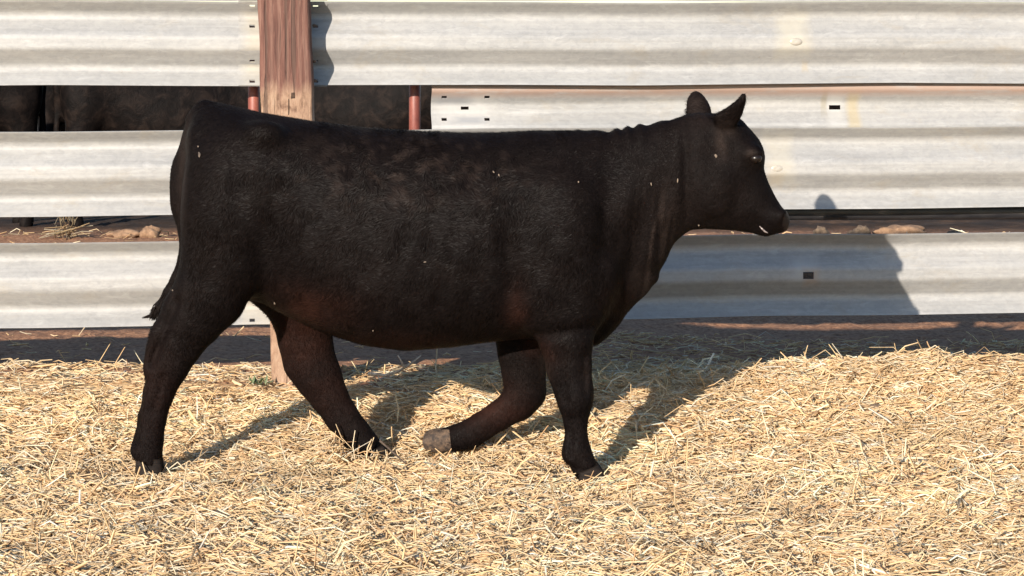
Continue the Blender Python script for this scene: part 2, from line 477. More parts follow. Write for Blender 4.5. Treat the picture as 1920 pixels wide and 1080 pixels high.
# ---------------------------------------------------------------- wooden post
def wood_post():
    Yf = fence_y(-0.84) - 0.105
    pts = [(-60, 481, 577), (0, 482, 578), (120, 485.5, 583), (200, 488, 587), (400, 496, 594), (600, 504, 600), (715, 508, 606), (770, 510, 608)]
    ys = [-150] + list(np.arange(-130, 771, 14))
    V, Fc = [], []
    # cross section: rounded rectangle, with slight flats and checks
    sec = []
    n = 40
    for k in range(n):
        a = 2 * math.pi * k / n
        c, s = math.cos(a), math.sin(a)
        e = 0.22
        sec.append((math.copysign(abs(c) ** e, c), math.copysign(abs(s) ** e, s)))
    base = P(558, 735, Yf + 0.05)
    for r, py in enumerate(ys):
        l = np.interp(py, [p[0] for p in pts], [p[1] for p in pts])
        rr = np.interp(py, [p[0] for p in pts], [p[2] for p in pts])
        cx = (l + rr) / 2 + 0.8 * math.sin(py * 0.021)
        w = (rr - l) / 2 + 0.7 * math.sin(py * 0.047 + 1)
        for k, (a, b) in enumerate(sec):
            q = P(cx + a * w, py, Yf)
            dent = 0.0025 * (vnoise(np.array(a * 7 + 3), np.array(py * 0.012), 2) - 0.5) + 0.003 * (vnoise(np.array(a * 15.), np.array(py * 0.004 + b), 5) - 0.5)
            if py > 140 and b < -0.5:
                dent += 0.004 * float(vnoise(np.array(a * 3.0), np.array(py * 0.03), 8))
            V.append((q[0] - base[0], Yf + 0.05 + b * 0.05 + float(dent) - base[1], q[2] - base[2]))
    nr = len(ys)
    for i in range(nr - 1):
        for k in range(n):
            a, b = i * n + k, i * n + (k + 1) % n
            Fc.append((a, b, b + n, a + n))
    Fc.append(tuple(range(n)))
    Fc.append(tuple(range((nr - 1) * n, nr * n))[::-1])
    me = mesh_from('wooden_post', V, Fc)
    m = NT('weathered_wood')
    g = m.noise(m.coord('Object', (1, 0.6, 0.045)), 120, 8, 0.7, 1.0)
    g2 = m.noise(m.coord('Object', (1, 1, 0.12)), 14, 4, 0.6, 1.2)
    wv = m.n('ShaderNodeTexWave', wave_type='BANDS', bands_direction='X', i_Scale=13.0, i_Distortion=9.0, i_Detail=3.0)
    wv.inputs['Detail Scale'].default_value = 1.2
    m.l(m.coord('Object', (1, 1, 0.16)), wv.inputs['Vector'])
    col = m.ramp(g, [(0.30, (0.04044, 0.01585, 0.01181)), (0.5, (0.1213, 0.04954, 0.03495)), (0.68, (0.224, 0.1164, 0.08503))])
    col = m.mix(0.28, col, m.ramp(wv.outputs[1], [(0.2, (0.08064, 0.03802, 0.0288)), (0.8, (0.2419, 0.1498, 0.1123))]))
    col = m.mix(m.ramp(g2, [(0.5, 0.0), (0.72, 0.55)]), col, (0.20, 0.085, 0.06))
    # the rubbed, bleached band lower down
    sep = m.n('ShaderNodeSeparateXYZ'); c = m.n('ShaderNodeTexCoord'); m.l(c.outputs['Object'], sep.inputs[0])
    zz = m.math('ADD', sep.outputs[2], m.math('MULTIPLY', m.math('SUBTRACT', g2, 0.5), 0.16))
    mr = m.n('ShaderNodeMapRange', i_1=1.155, i_2=1.10); m.l(zz, mr.inputs[0])
    bl = m.ramp(m.noise(m.coord('Object', (1, 1, 0.5)), 28, 6, 0.7, 0.5), [(0.3, (0.112, 0.06, 0.036)), (0.48, (0.304, 0.192, 0.124)), (0.7, (0.416, 0.296, 0.208))])
    col = m.mix(m.math('MULTIPLY', mr.outputs[0], 0.85), col, bl)
    # long drying checks
    ck = m.ramp(m.noise(m.coord('Object', (1, 1, 0.035)), 48, 2, 0.5, 0.3), [(0.36, 1.0), (0.40, 0.0)])
    col = m.mix(m.math('MULTIPLY', ck, 0.6), col, (0.045, 0.025, 0.018))
    m.set(Base_Color=col, Roughness=0.85)
    m.bump(m.math('SUBTRACT', g, m.math('MULTIPLY', ck, 0.8)), 0.9, 0.006)
    o = link('wooden_post', me, m.m)
    o.location = base
    tag(o, 'weathered reddish wooden post standing in the straw in front of the guardrails', 'post')
    # empty bolt hole in the bleached part, and scars
    m2 = NT('hole_shadowed_wood'); m2.set(Base_Color=m2.ramp(m2.noise(m2.coord(), 200), [(0.3, (0.03, 0.018, 0.012)), (0.7, (0.07, 0.04, 0.025))]), Roughness=0.95)
    hv, hf = [], []
    def plug(px, py, w, h):
        q = P(px, py, Yf) - base
        i = len(hv)
        for a, b, dy in ((-w, -h, -0.003), (w, -h * 0.8, -0.003), (w * 0.9, h, -0.003), (-w * 0.8, h * 0.9, -0.003)):
            hv.append((q[0] + a, q[1] + dy, q[2] + b))
        for a, b, dy in ((-w, -h, 0.01), (w, -h, 0.01), (w, h, 0.01), (-w, h, 0.01)):
            hv.append((q[0] + a, q[1] + dy, q[2] + b))
        hf.extend([(i, i + 1, i + 2, i + 3), (i, i + 4, i + 5, i + 1), (i + 1, i + 5, i + 6, i + 2), (i + 2, i + 6, i + 7, i + 3), (i + 3, i + 7, i + 4, i)])
    plug(549, 179, 0.007, 0.011)
    plug(541, 200, 0.0010, 0.03)
    link('bolt_hole', mesh_from('bolt_hole', hv, hf, False), m2.m, o)
    return o
wood_post()

# ---------------------------------------------------------------- red pipe gate behind the rails, black pipe
def tube(path, r, n=14, cap=True):
    path = [Vector(p) for p in path]
    V, Fc = [], []
    for i, p in enumerate(path):
        t = (path[min(i + 1, len(path) - 1)] - path[max(i - 1, 0)]).normalized()
        a = t.orthogonal().normalized() if i == 0 else (a0 - t * a0.dot(t)).normalized()
        a0 = a
        b = t.cross(a)
        rr = r[i] if isinstance(r, (list, tuple)) else r
        for k in range(n):
            an = 2 * math.pi * k / n
            V.append(p + (a * math.cos(an) + b * math.sin(an)) * rr)
    for i in range(len(path) - 1):
        for k in range(n):
            u, v = i * n + k, i * n + (k + 1) % n
            Fc.append((u, v, v + n, u + n))
    if cap:
        Fc.append(tuple(range(n))[::-1])
        Fc.append(tuple(range((len(path) - 1) * n, len(path) * n)))
    return V, Fc
m = NT('red_oxide_pipe')
c1 = m.noise(m.coord('Object', (1, 1, 0.4)), 30, 5)
m.set(Base_Color=m.ramp(c1, [(0.3, (0.128, 0.036, 0.028)), (0.6, (0.24, 0.068, 0.048)), (0.8, (0.32, 0.136, 0.096))]), Roughness=0.5)
m.bump(c1, 0.2, 0.002)
RED = m.m
def gate():
    x1, x2 = X_at(474), X_at(777)
    Y0 = fence_y((x1 + x2) / 2) + 0.115
    root = empty('pipe_gate', (x1, Y0, 0.72), 'red painted pipe gate seen through the open fence gap on both sides of the post', 'gate')
    W = x2 * 1.013 - x1 * 1.013
    sh = 1.013 * x1 - x1
    for u in (0, W):
        v, f = tube([(sh + u, 0.127 * u, -0.02), (sh + u, 0.127 * u, 0.4), (sh + u, 0.127 * u, 0.76)], 0.0225)
        link('upright', mesh_from('upright', v, f), RED, root)
    for z in (0.0, 0.72):
        v, f = tube([(sh - 0.02, -0.002, z), (sh + W + 0.02, 0.127 * W, z)], 0.018)
        link('crossbar', mesh_from('crossbar', v, f), RED, root)
gate()
m = NT('black_poly_pipe')
c1 = m.noise(m.coord('Object', (0.3, 1, 1)), 24, 5)
m.set(Base_Color=m.ramp(c1, [(0.35, (0.012, 0.012, 0.015)), (0.62, (0.035, 0.033, 0.034)), (0.78, (0.16, 0.14, 0.12))]), Roughness=0.42)
pv, pf = tube([(X_at(1180) + t, 0, 0) for t in np.linspace(0, 3.2, 20)], 0.033, 18)
pv = [(p.x - X_at(1180), 0.127 * (p.x - X_at(1180)) + p.y, p.z + 0.004 * math.sin(p.x * 2)) for p in pv]
o = link('black_pipe', mesh_from('black_pipe', pv, pf), m.m)
o.location = (X_at(1180), fence_y(X_at(1180)) + 0.125, 0.720)
tag(o, 'thick black plastic pipe running along the back of the fence, level with the cow muzzle', 'pipe')

# ---------------------------------------------------------------- implicit bodies (signed fields turned into one mesh)
class Field:
    def __init__(self, lo, hi, h):
        self.lo = np.array(lo, dtype=float); self.h = h
        self.n = np.ceil((np.array(hi) - self.lo) / h).astype(int) + 1
        self.D = np.full(self.n, 0.3, dtype=np.float32)
        self.ax = [self.lo[k] + h * np.arange(self.n[k]) for k in range(3)]
    def box(self, lo, hi):
        i0 = np.clip(np.floor((np.array(lo) - self.lo) / self.h).astype(int), 0, self.n - 1)
        i1 = np.clip(np.ceil((np.array(hi) - self.lo) / self.h).astype(int) + 1, 1, self.n)
        s = tuple(slice(a, b) for a, b in zip(i0, i1))
        g = np.meshgrid(*[self.ax[k][s[k]].astype(np.float32) for k in range(3)], indexing='ij', sparse=True)
        return s, g
    def union(self, s, d, k):
        a = self.D[s]
        h = np.maximum(k - np.abs(a - d), 0) / k
        self.D[s] = np.minimum(a, d) - h * h * k * 0.25
    def cut(self, s, d, k):
        a = self.D[s]
        d = -d
        h = np.maximum(k - np.abs(a - d), 0) / k
        self.D[s] = np.maximum(a, d) + h * h * k * 0.25
    def chain(self, pts, k=0.03, kin=0.012, cut=False):
        """pts: (point xyz, radius in the side plane, radius across)"""
        lo = np.min([np.array(p) - max(r, ry) - k - 0.03 for p, r, ry in pts], axis=0)
        hi = np.max([np.array(p) + max(r, ry) + k + 0.03 for p, r, ry in pts], axis=0)
        s, (X, Y, Z) = self.box(lo, hi)
        out = None
        if len(pts) == 1: pts = [pts[0], (np.array(pts[0][0]) + 1e-4, pts[0][1], pts[0][2])]
        for (a, ra, ya), (b, rb, yb) in zip(pts[:-1], pts[1:]):
            a, b = np.array(a, dtype=float), np.array(b, dtype=float)
            ex, ez = b[0] - a[0], b[2] - a[2]
            ll = ex * ex + ez * ez
            if ll < 1e-6: t = np.float32(0)
            else: t = np.clip(((X - a[0]) * ex + (Z - a[2]) * ez) / ll, 0, 1)
            r = ra + (rb - ra) * t
            ry = ya + (yb - ya) * t
            yc = a[1] + (b[1] - a[1]) * t
            d = np.sqrt((X - a[0] - ex * t) ** 2 + (Z - a[2] - ez * t) ** 2 + ((Y - yc) * r / ry) ** 2) - r
            d = d * np.minimum(1, ry / r)
            if out is None: out = d
            else:
                hh = np.maximum(kin - np.abs(out - d), 0) / kin
                out = np.minimum(out, d) - hh * hh * kin * 0.25
        out = out.astype(np.float32)
        (self.cut if cut else self.union)(s, out, k)
    def ball(self, c, r, k=0.03, cut=False):
        c = np.array(c); r = np.array(r)
        s, (X, Y, Z) = self.box(c - r - k - 0.03, c + r + k + 0.03)
        q = np.sqrt(((X - c[0]) / r[0]) ** 2 + ((Y - c[1]) / r[1]) ** 2 + ((Z - c[2]) / r[2]) ** 2)
        g = np.sqrt(((X - c[0]) / r[0] ** 2) ** 2 + ((Y - c[1]) / r[1] ** 2) ** 2 + ((Z - c[2]) / r[2] ** 2) ** 2) + 1e-6
        d = (q * (q - 1) / g).astype(np.float32)
        (self.cut if cut else self.union)(s, d, k)
    def poly(self, pts, yfun, T, Rr, k=0.02, ymax=0.2):
        """inflated outline: pts (x,z) loop; T half thickness (number or function of x,z); yfun centre depth as function of (x, z)"""
        p = np.array(pts)
        s, (X, Y, Z) = self.box((p[:, 0].min() - 0.05, self.lo[1], p[:, 1].min() - 0.05), (p[:, 0].max() + 0.05, self.lo[1] + 9, p[:, 1].max() + 0.05))
        x = np.broadcast_to(X[:, 0, :], (X.shape[0], Z.shape[2])).astype(float)
        z = np.broadcast_to(Z[:, 0, :], (X.shape[0], Z.shape[2])).astype(float)
        dist = np.full(x.shape, 9.0); ins = np.zeros(x.shape, bool)
        q = np.roll(p, -1, axis=0)
        for (ax, az), (bx, bz) in zip(p, q):
            ex, ez = bx - ax, bz - az
            t = np.clip(((x - ax) * ex + (z - az) * ez) / (ex * ex + ez * ez), 0, 1)
            dist = np.minimum(dist, np.hypot(x - ax - ex * t, z - az - ez * t))
            c = ((az > z) != (bz > z)) & (x < (bx - ax) * (z - az) / (bz - az + 1e-12) + ax)
            ins ^= c
        d2 = np.where(ins, dist, -dist)
        Tm = T(x, z) if callable(T) else np.full(x.shape, T)
        Rm = Rr
        e = np.maximum(Rm - d2, 0) / Rm
        yc = yfun(x, z)
        f = np.sqrt(e[:, None, :] ** 2 + ((Y - yc[:, None, :]) / Tm[:, None, :]) ** 2) - 1
        gx, gy, gzz = np.gradient(f, self.h)
        g = np.sqrt(gx ** 2 + gy ** 2 + gzz ** 2)
        d = (f / np.maximum(g, 4.0)).astype(np.float32)
        self.union(s, d, k)
    def loft(self, xs, top, bot, w, nt, nb, cf, yc, k=0.02):
        X = self.ax[0]; Yv = self.ax[1]; Zv = self.ax[2]
        m_ = (X >= xs[0] - 0.06) & (X <= xs[-1] + 0.06)
        i0, i1 = np.where(m_)[0][[0, -1]]
        s = (slice(i0, i1 + 1), slice(None), slice(None))
        Xs = X[s[0]]
        def ip(a):
            v = np.interp(Xs, xs, a)
            kk = max(1, int(0.02 / self.h))
            ker = np.ones(2 * kk + 1) / (2 * kk + 1)
            return np.convolve(np.pad(v, kk, 'edge'), ker, 'valid')
        t_, b_, w_, nt_, nb_, cf_ = (ip(a)[:, None, None] for a in (top, bot, w, nt, nb, cf))
        zc = t_ - (t_ - b_) * cf_
        Z = Zv[None, None, :]; Y = Yv[None, :, None]
        up = Z > zc
        n = np.where(up, nt_, nb_)
        zz = np.where(up, (Z - zc) / (t_ - zc), (zc - Z) / (zc - b_))
        f = (np.abs((Y - yc) / w_) ** n + np.abs(zz) ** n) ** (1 / n) - 1
        over = np.maximum(np.maximum(xs[0] - Xs, Xs - xs[-1]), 0)[:, None, None]
        f = f + over * 12
        gx, gy, gzz = np.gradient(f, self.h)
        g = np.sqrt(gx ** 2 + gy ** 2 + gzz ** 2)
        self.union(s, (f / np.maximum(g, 1.5)).astype(np.float32), k)
    def blur(self, it=1):
        D = self.D
        for _ in range(it):
            for a in range(3):
                E = D.copy()
                sl = [slice(None)] * 3; lo_ = list(sl); hi_ = list(sl)
                sl[a] = slice(1, -1); lo_[a] = slice(0, -2); hi_[a] = slice(2, None)
                E[tuple(sl)] = 0.5 * D[tuple(sl)] + 0.25 * (D[tuple(lo_)] + D[tuple(hi_)])
                D = E
        self.D = D
    def mesh(self, name):
        g = openvdb.FloatGrid(0.3)
        g.copyFromArray(np.ascontiguousarray(self.D, dtype=np.float32))
        pts, quads = g.convertToQuads(isovalue=0.0)
        V = pts.astype(float) * self.h + self.lo
        quads = np.asarray(quads).astype(np.int32)
        a, b, c = V[quads[:, 0]], V[quads[:, 1]], V[quads[:, 2]]
        vol = np.sum(np.einsum('ij,ij->i', a - V.mean(0), np.cross(b - a, c - a)))
        if vol < 0: quads = quads[:, ::-1].copy()
        return V, quads

# ---------------------------------------------------------------- the black cow
YC = 7.72
YN, YF = YC - 0.145, YC + 0.150          # near and far legs
TORSO = [  # px column: top row, bottom row, half width m, exponent top, exponent bottom, widest fraction
 (349, 242, 465, 0.05, 2.0, 2.0, 0.5),
 (360, 213, 495, 0.105, 2.0, 2.0, 0.5),
 (375, 197, 530, 0.16, 2.0, 2.0, 0.5),
 (400, 191, 550, 0.20, 2.0, 2.0, 0.45),
 (440, 199, 560, 0.232, 2.2, 2.0, 0.42),
 (490, 212, 566, 0.245, 2.4, 2.0, 0.42),
 (540, 220, 592, 0.25, 2.4, 2.0, 0.45),
 (600, 230, 620, 0.262, 2.3, 2.1, 0.52),
 (680, 240, 645, 0.280, 2.2, 2.2, 0.56),
 (760, 245, 656, 0.288, 2.2, 2.2, 0.57),
 (850, 249, 649, 0.282, 2.2, 2.2, 0.55),
 (930, 249, 638, 0.262, 2.1, 2.2, 0.53),
 (1000, 245, 634, 0.240, 2.0, 2.1, 0.53),
 (1060, 245, 636, 0.222, 2.0, 2.0, 0.52),
 (1100, 244, 642, 0.198, 2.0, 1.9, 0.50),
 (1135, 247, 634, 0.165, 2.0, 1.7, 0.47),
 (1160, 242, 606, 0.142, 2.0, 1.6, 0.44),
 (1185, 237, 578, 0.126, 2.0, 1.5, 0.40),
 (1210, 233, 556, 0.116, 2.0, 1.4, 0.38),
 (1228, 230, 538, 0.110, 2.0, 1.4, 0.38),
 (1243, 227, 500, 0.104, 2.0, 1.5, 0.40),
 (1262, 223, 458, 0.098, 2.0, 1.7, 0.45),
 (1285, 219, 438, 0.094, 2.0, 1.9, 0.5),
 (1310, 218, 420, 0.085, 2.0, 2.0, 0.5)]
SCL = F / YC
def px2x(px): return (px - 960) / SCL
def py2z(py): return CH - (py - HY) / SCL
def leg(px, py, hw, ry, Y):
    return (P(px, py, Y), hw / F * Y, ry)

HEAD = [(1262, 330), (1266, 262), (1287, 219), (1330, 212), (1362, 213), (1389, 222), (1406, 241), (1422, 259), (1431, 276), (1435, 296), (1432, 316), (1440, 340), (1455, 370), (1466, 388), (1477, 399), (1481, 413), (1479, 428), (1470, 438), (1455, 440), (1440, 444), (1425, 443), (1408, 437), (1370, 432), (1330, 430), (1305, 425), (1283, 400), (1268, 360)]
TPTS = np.array([(1290, 250, .088), (1350, 232, .085), (1390, 250, .085), (1412, 288, .098), (1345, 330, .094), (1425, 345, .074), (1450, 385, .062), (1468, 405, .060), (1468, 430, .050), (1415, 430, .044), (1390, 385, .068), (1320, 405, .060), (1280, 330, .088)])
def head_T(x, z):
    px, py = x * SCL + 960, HY + (CH - z) * SCL
    wsum, v = 0, 0
    for a, b, t in TPTS:
        w = 1 / ((px - a) ** 2 + (py - b) ** 2 + 150) ** 1.3
        wsum = wsum + w; v = v + w * t
    return v / wsum
def loop(pts, Y=YC): return [(P(a, b, Y)[0], P(a, b, Y)[2]) for a, b in pts]

def cow_body(h, walking=True):
    f = Field((px2x(225), YC - 0.42, -0.06), (px2x(1510), YC + 0.42, 1.30), h)
    T = np.array(TORSO, dtype=float)
    f.loft(px2x(T[:, 0]), py2z(T[:, 1]), py2z(T[:, 2]), T[:, 3], T[:, 4], T[:, 5], T[:, 6], YC, 0.02)
    # pelvis and thigh muscle, shoulder blade and upper arm, both sides
    for s in (-1, 1):
        y = YC + s * 0.13
        f.ball(P(434, 385, YC) + (0, s * 0.125, 0), (0.125, 0.125, 0.20), 0.06)
        f.ball(P(399, 395, YC) + (0, s * 0.085, 0), (0.055, 0.10, 0.18), 0.05)
        f.ball(P(505, 245, YC) + (0, s * 0.185, 0), (0.055, 0.045, 0.035), 0.06)
        f.ball(P(386, 262, YC) + (0, s * 0.09, 0), (0.035, 0.04, 0.045), 0.05)
        f.ball(P(1045, 440, YC) + (0, s * 0.165, 0), (0.115, 0.075, 0.20), 0.07)
        f.ball(P(1095, 520, YC) + (0, s * 0.125, 0), (0.085, 0.085, 0.11), 0.06)
        f.ball(P(1010, 545, YC) + (0, s * 0.165, 0), (0.09, 0.06, 0.10), 0.06)
    # near hind leg
    f.chain([leg(448, 330, 80, 0.10, YN + 0.02), leg(440, 420, 82, 0.105, YN + 0.01), leg(425, 490, 80, 0.098, YN), leg(396, 548, 70, 0.085, YN), leg(362, 592, 60, 0.070, YN),
             leg(334, 640, 48, 0.056, YN), leg(315, 683, 40, 0.050, YN), leg(296, 738, 29.5, 0.038, YN), leg(284, 785, 27, 0.034, YN), leg(278, 825, 28, 0.038, YN), leg(277, 850, 26, 0.040, YN), leg(279, 868, 25, 0.043, YN)], 0.05)
    f.chain([leg(306, 622, 19, 0.030, YN), leg(288, 652, 9.5, 0.022, YN), leg(280, 690, 7, 0.02, YN)], 0.03)     # point of hock
    f.chain([leg(254, 838, 9, 0.026, YN), leg(252, 850, 7, 0.022, YN)], 0.015)                                  # dew claws
    f.ball(P(1084, 742, YN), (0.030, 0.045, 0.040), 0.03)                                                        # knee
    f.chain([leg(1066, 846, 6, 0.022, YN), leg(1063, 855, 5, 0.018, YN)], 0.010)
    # far hind leg, reaching forward
    f.chain([leg(470, 430, 90, 0.10, YF - 0.01), leg(530, 510, 82, 0.095, YF), leg(565, 580, 60, 0.075, YF), leg(572, 635, 50, 0.058, YF), leg(580, 676, 48, 0.05, YF), leg(597, 707, 43, 0.045, YF),
             leg(616, 742, 35, 0.038, YF), leg(641, 782, 31, 0.035, YF), leg(665, 812, 29, 0.038, YF), leg(684, 834, 27, 0.04, YF), leg(696, 846, 24, 0.042, YF)], 0.045)
    # near fore leg
    f.chain([leg(1058, 520, 72, 0.085, YN + 0.03), leg(1062, 590, 58, 0.075, YN + 0.01), leg(1062, 640, 49, 0.062, YN), leg(1067, 690, 42, 0.052, YN), leg(1073, 727, 35, 0.046, YN), leg(1077, 755, 30, 0.044, YN),
             leg(1079, 788, 22.5, 0.032, YN), leg(1081, 822, 20.5, 0.031, YN), leg(1086, 848, 22.5, 0.036, YN), leg(1094, 872, 23, 0.038, YN), leg(1101, 884, 23, 0.040, YN)], 0.05)
    # far fore leg, knee bent and hoof trailing
    f.chain([leg(985, 560, 66, 0.08, YF - 0.02), leg(979, 620, 52, 0.065, YF), leg(979, 660, 45, 0.055, YF), leg(982, 700, 40, 0.048, YF), leg(985, 734, 38, 0.046, YF), leg(972, 755, 33, 0.042, YF),
             leg(935, 780, 27, 0.034, YF), leg(903, 800, 26, 0.033, YF), leg(878, 816, 27, 0.037, YF), leg(856, 821, 24, 0.038, YF), leg(838, 823, 22, 0.040, YF)], 0.04)
    # brisket fold and dewlap ripples
    f.chain([leg(1124, 598, 34, 0.05, YC), leg(1114, 636, 12, 0.035, YC)], 0.03)
    # head
    f.poly(loop(HEAD), lambda x, z: np.full(x.shape, YC), head_T, 0.095, 0.035)
    for s in (-1, 1):
        f.ball(P(1407, 284, YC) + (0, s * 0.078, 0), (0.036, 0.026, 0.026), 0.025)     # brow
        f.ball(P(1335, 350, YC) + (0, s * 0.062, 0), (0.060, 0.034, 0.085), 0.04)      # cheek
        f.ball(P(1461, 402, YC) + (0, s * 0.042, 0), (0.022, 0.022, 0.022), 0.02)      # nostril wing
        f.ball(P(1412, 294, YC) + (0, s * 0.110, 0), (0.023, 0.020, 0.0175), 0.006, cut=True)
        f.chain([(P(1400, 291, YC) + (0, s * 0.098, 0), 0.006, 0.008), (P(1408, 284, YC) + (0, s * 0.101, 0), 0.007, 0.008), (P(1418, 286, YC) + (0, s * 0.097, 0), 0.006, 0.008), (P(1424, 295, YC) + (0, s * 0.09, 0), 0.005, 0.007)], 0.008)
        f.ball(P(1472, 407, YC) + (0, s * 0.056, 0), (0.014, 0.020, 0.010), 0.006, cut=True)
        f.chain([(P(1480, 431, YC) + (0, s * 0.03, 0), 0.0035, 0.02), (P(1455, 432, YC) + (0, s * 0.05, 0), 0.0035, 0.012), (P(1430, 426, YC) + (0, s * 0.058, 0), 0.003, 0.012)], 0.006, cut=True)
    z0 = py2z(240); z1 = py2z(176)
    E1 = [(1336, 222), (1350, 209), (1363, 201), (1377, 190), (1387, 179), (1392, 168), (1397, 169), (1399, 190), (1396, 207), (1391, 223), (1380, 238), (1352, 240)]
    E2 = [(1288, 232), (1284, 205), (1287, 186), (1297, 172), (1308, 168), (1321, 177), (1331, 192), (1336, 207), (1333, 225), (1312, 246)]
    f.poly(loop(E1, YC - 0.12), lambda x, z: YC - 0.070 - 0.075 * np.clip((z - z0) / (z1 - z0), 0, 1), 0.018, 0.014, 0.035)
    f.poly(loop(E2, YC + 0.12), lambda x, z: YC + 0.070 + 0.085 * np.clip((z - z0) / (z1 - z0), 0, 1), 0.016, 0.018, 0.012)
    # tail lying down the rump
    tl = [(384, 203, 17), (367, 222, 16), (359, 258, 14.5), (353, 300, 13), (355, 350, 12), (349, 398, 12.5), (348, 440, 12), (345, 485, 11.5), (331, 522, 11), (316, 548, 10.5), (305, 570, 10), (297, 585, 8)]
    f.chain([leg(a, b, r, r / F * YC, YC + 0.0) for a, b, r in tl], 0.018)
    f.blur(2)
    # skin folds on neck and grooves, pressed into the field near its surface
    X, Y, Z = np.meshgrid(*f.ax, indexing='ij', sparse=True)
    PX = X * SCL + 960; PY = HY + (CH - Z) * SCL
    def g(cx, cy, rx, ry): return np.exp(-((PX - cx) / rx) ** 2 - ((PY - cy) / ry) ** 2)
    side = np.clip(np.abs(Y - YC) / 0.06, 0, 1)
    ph = (PX - 1190) * 0.95 + (PY - 430) * 0.16
    fold = np.sin(ph / 13.0 + 1.6 * np.sin(PY / 57.0)) * 0.5 + np.sin(ph / 7.3 + 2 + np.sin(PY / 41.0)) * 0.28
    f.D += (0.0115 * fold * g(1215, 450, 70, 130) * side).astype(np.float32)
    gr = np.exp(-((PX - 958 - (PY - 500) * 0.10) / 20) ** 2) * np.exp(-((PY - 500) / 110) ** 2)
    f.D += (0.017 * gr * side).astype(np.float32)
    fl = np.exp(-((PX - 522 + (PY - 450) * 0.25) / 34) ** 2) * np.exp(-((PY - 440) / 110) ** 2)
    f.D += (0.024 * fl * side).astype(np.float32)
    sh = np.exp(-((PX - 1128 + (PY - 420) * 0.12) / 16) ** 2) * np.exp(-((PY - 430) / 120) ** 2)
    f.D += (0.008 * sh * side).astype(np.float32)
    rb = np.exp(-((PX - 800) / 120) ** 2) * np.exp(-((PY - 440) / 110) ** 2)
    f.D += (0.0022 * rb * np.sin((PX + (PY - 440) * 0.25) / 7.5) * side).astype(np.float32)
    hk = np.exp(-((PX - 468 - (PY - 330) * 0.15) / 22) ** 2) * np.exp(-((PY - 330) / 70) ** 2)
    f.D += (0.010 * hk * side).astype(np.float32)
    near = np.clip((YN + 0.01 - Y) / 0.02, 0, 1)
    def groove(x0, y0, x1, y1, w, amp):
        ex, ey = x1 - x0, y1 - y0
        t = np.clip(((PX - x0) * ex + (PY - y0) * ey) / (ex * ex + ey * ey), 0, 1)
        d2 = (PX - x0 - ex * t) ** 2 + (PY - y0 - ey * t) ** 2
        f.D += (amp * np.exp(-d2 / w ** 2) * near).astype(np.float32)
    groove(348, 555, 300, 668, 9, 0.013)       # behind the gaskin, above the hock
    groove(284, 705, 268, 815, 6, 0.009)       # tendon of the hind cannon
    groove(322, 690, 302, 760, 6, 0.005)
    groove(1068, 770, 1069, 835, 5, 0.008)     # tendon of the fore cannon
    groove(1052, 640, 1058, 735, 8, 0.008)
    groove(1092, 655, 1094, 720, 7, 0.006)
    groove(262, 848, 300, 862, 5, 0.006)       # crease above the pastern
    groove(1066, 858, 1108, 866, 5, 0.005)
    groove(1010, 615, 1105, 600, 12, 0.008)    # elbow crease
    groove(1300, 300, 1296, 420, 9, 0.006)     # behind the jaw
    groove(1345, 405, 1420, 405, 9, 0.006)     # along the jaw
    groove(1392, 318, 1440, 400, 8, 0.004)
    nk = np.exp(-((PX - 1283 - (PY - 330) * 0.02) / 9) ** 2) * np.exp(-((PY - 320) / 85) ** 2)
    f.D += (0.012 * nk * side).astype(np.float32)
    dew = np.exp(-((PX - 1238) / 30) ** 2) * np.exp(-((PY - 520) / 75) ** 2)
    f.D += (0.003 * dew * np.sin(PY / 6.5 + np.sin(PY / 17))).astype(np.float32)
    crest = np.exp(-((PX - 1180) / 80) ** 2) * np.exp(-((PY - 240) / 22) ** 2)
    f.D += (0.0055 * crest * np.sin(PX / 4.6 + 1.7 * np.sin(PX / 17.0))).astype(np.float32)
    return f.mesh('body')

BASE = np.array((px2x(690), YC, 0.0))
V, Q = cow_body(0.0072)
V = V - BASE
body_me = mesh_from('body', V, Q)
cow = empty('black_cow', BASE, 'black cow walking right across the straw with its near foreleg planted and far foreleg bent', 'cow')

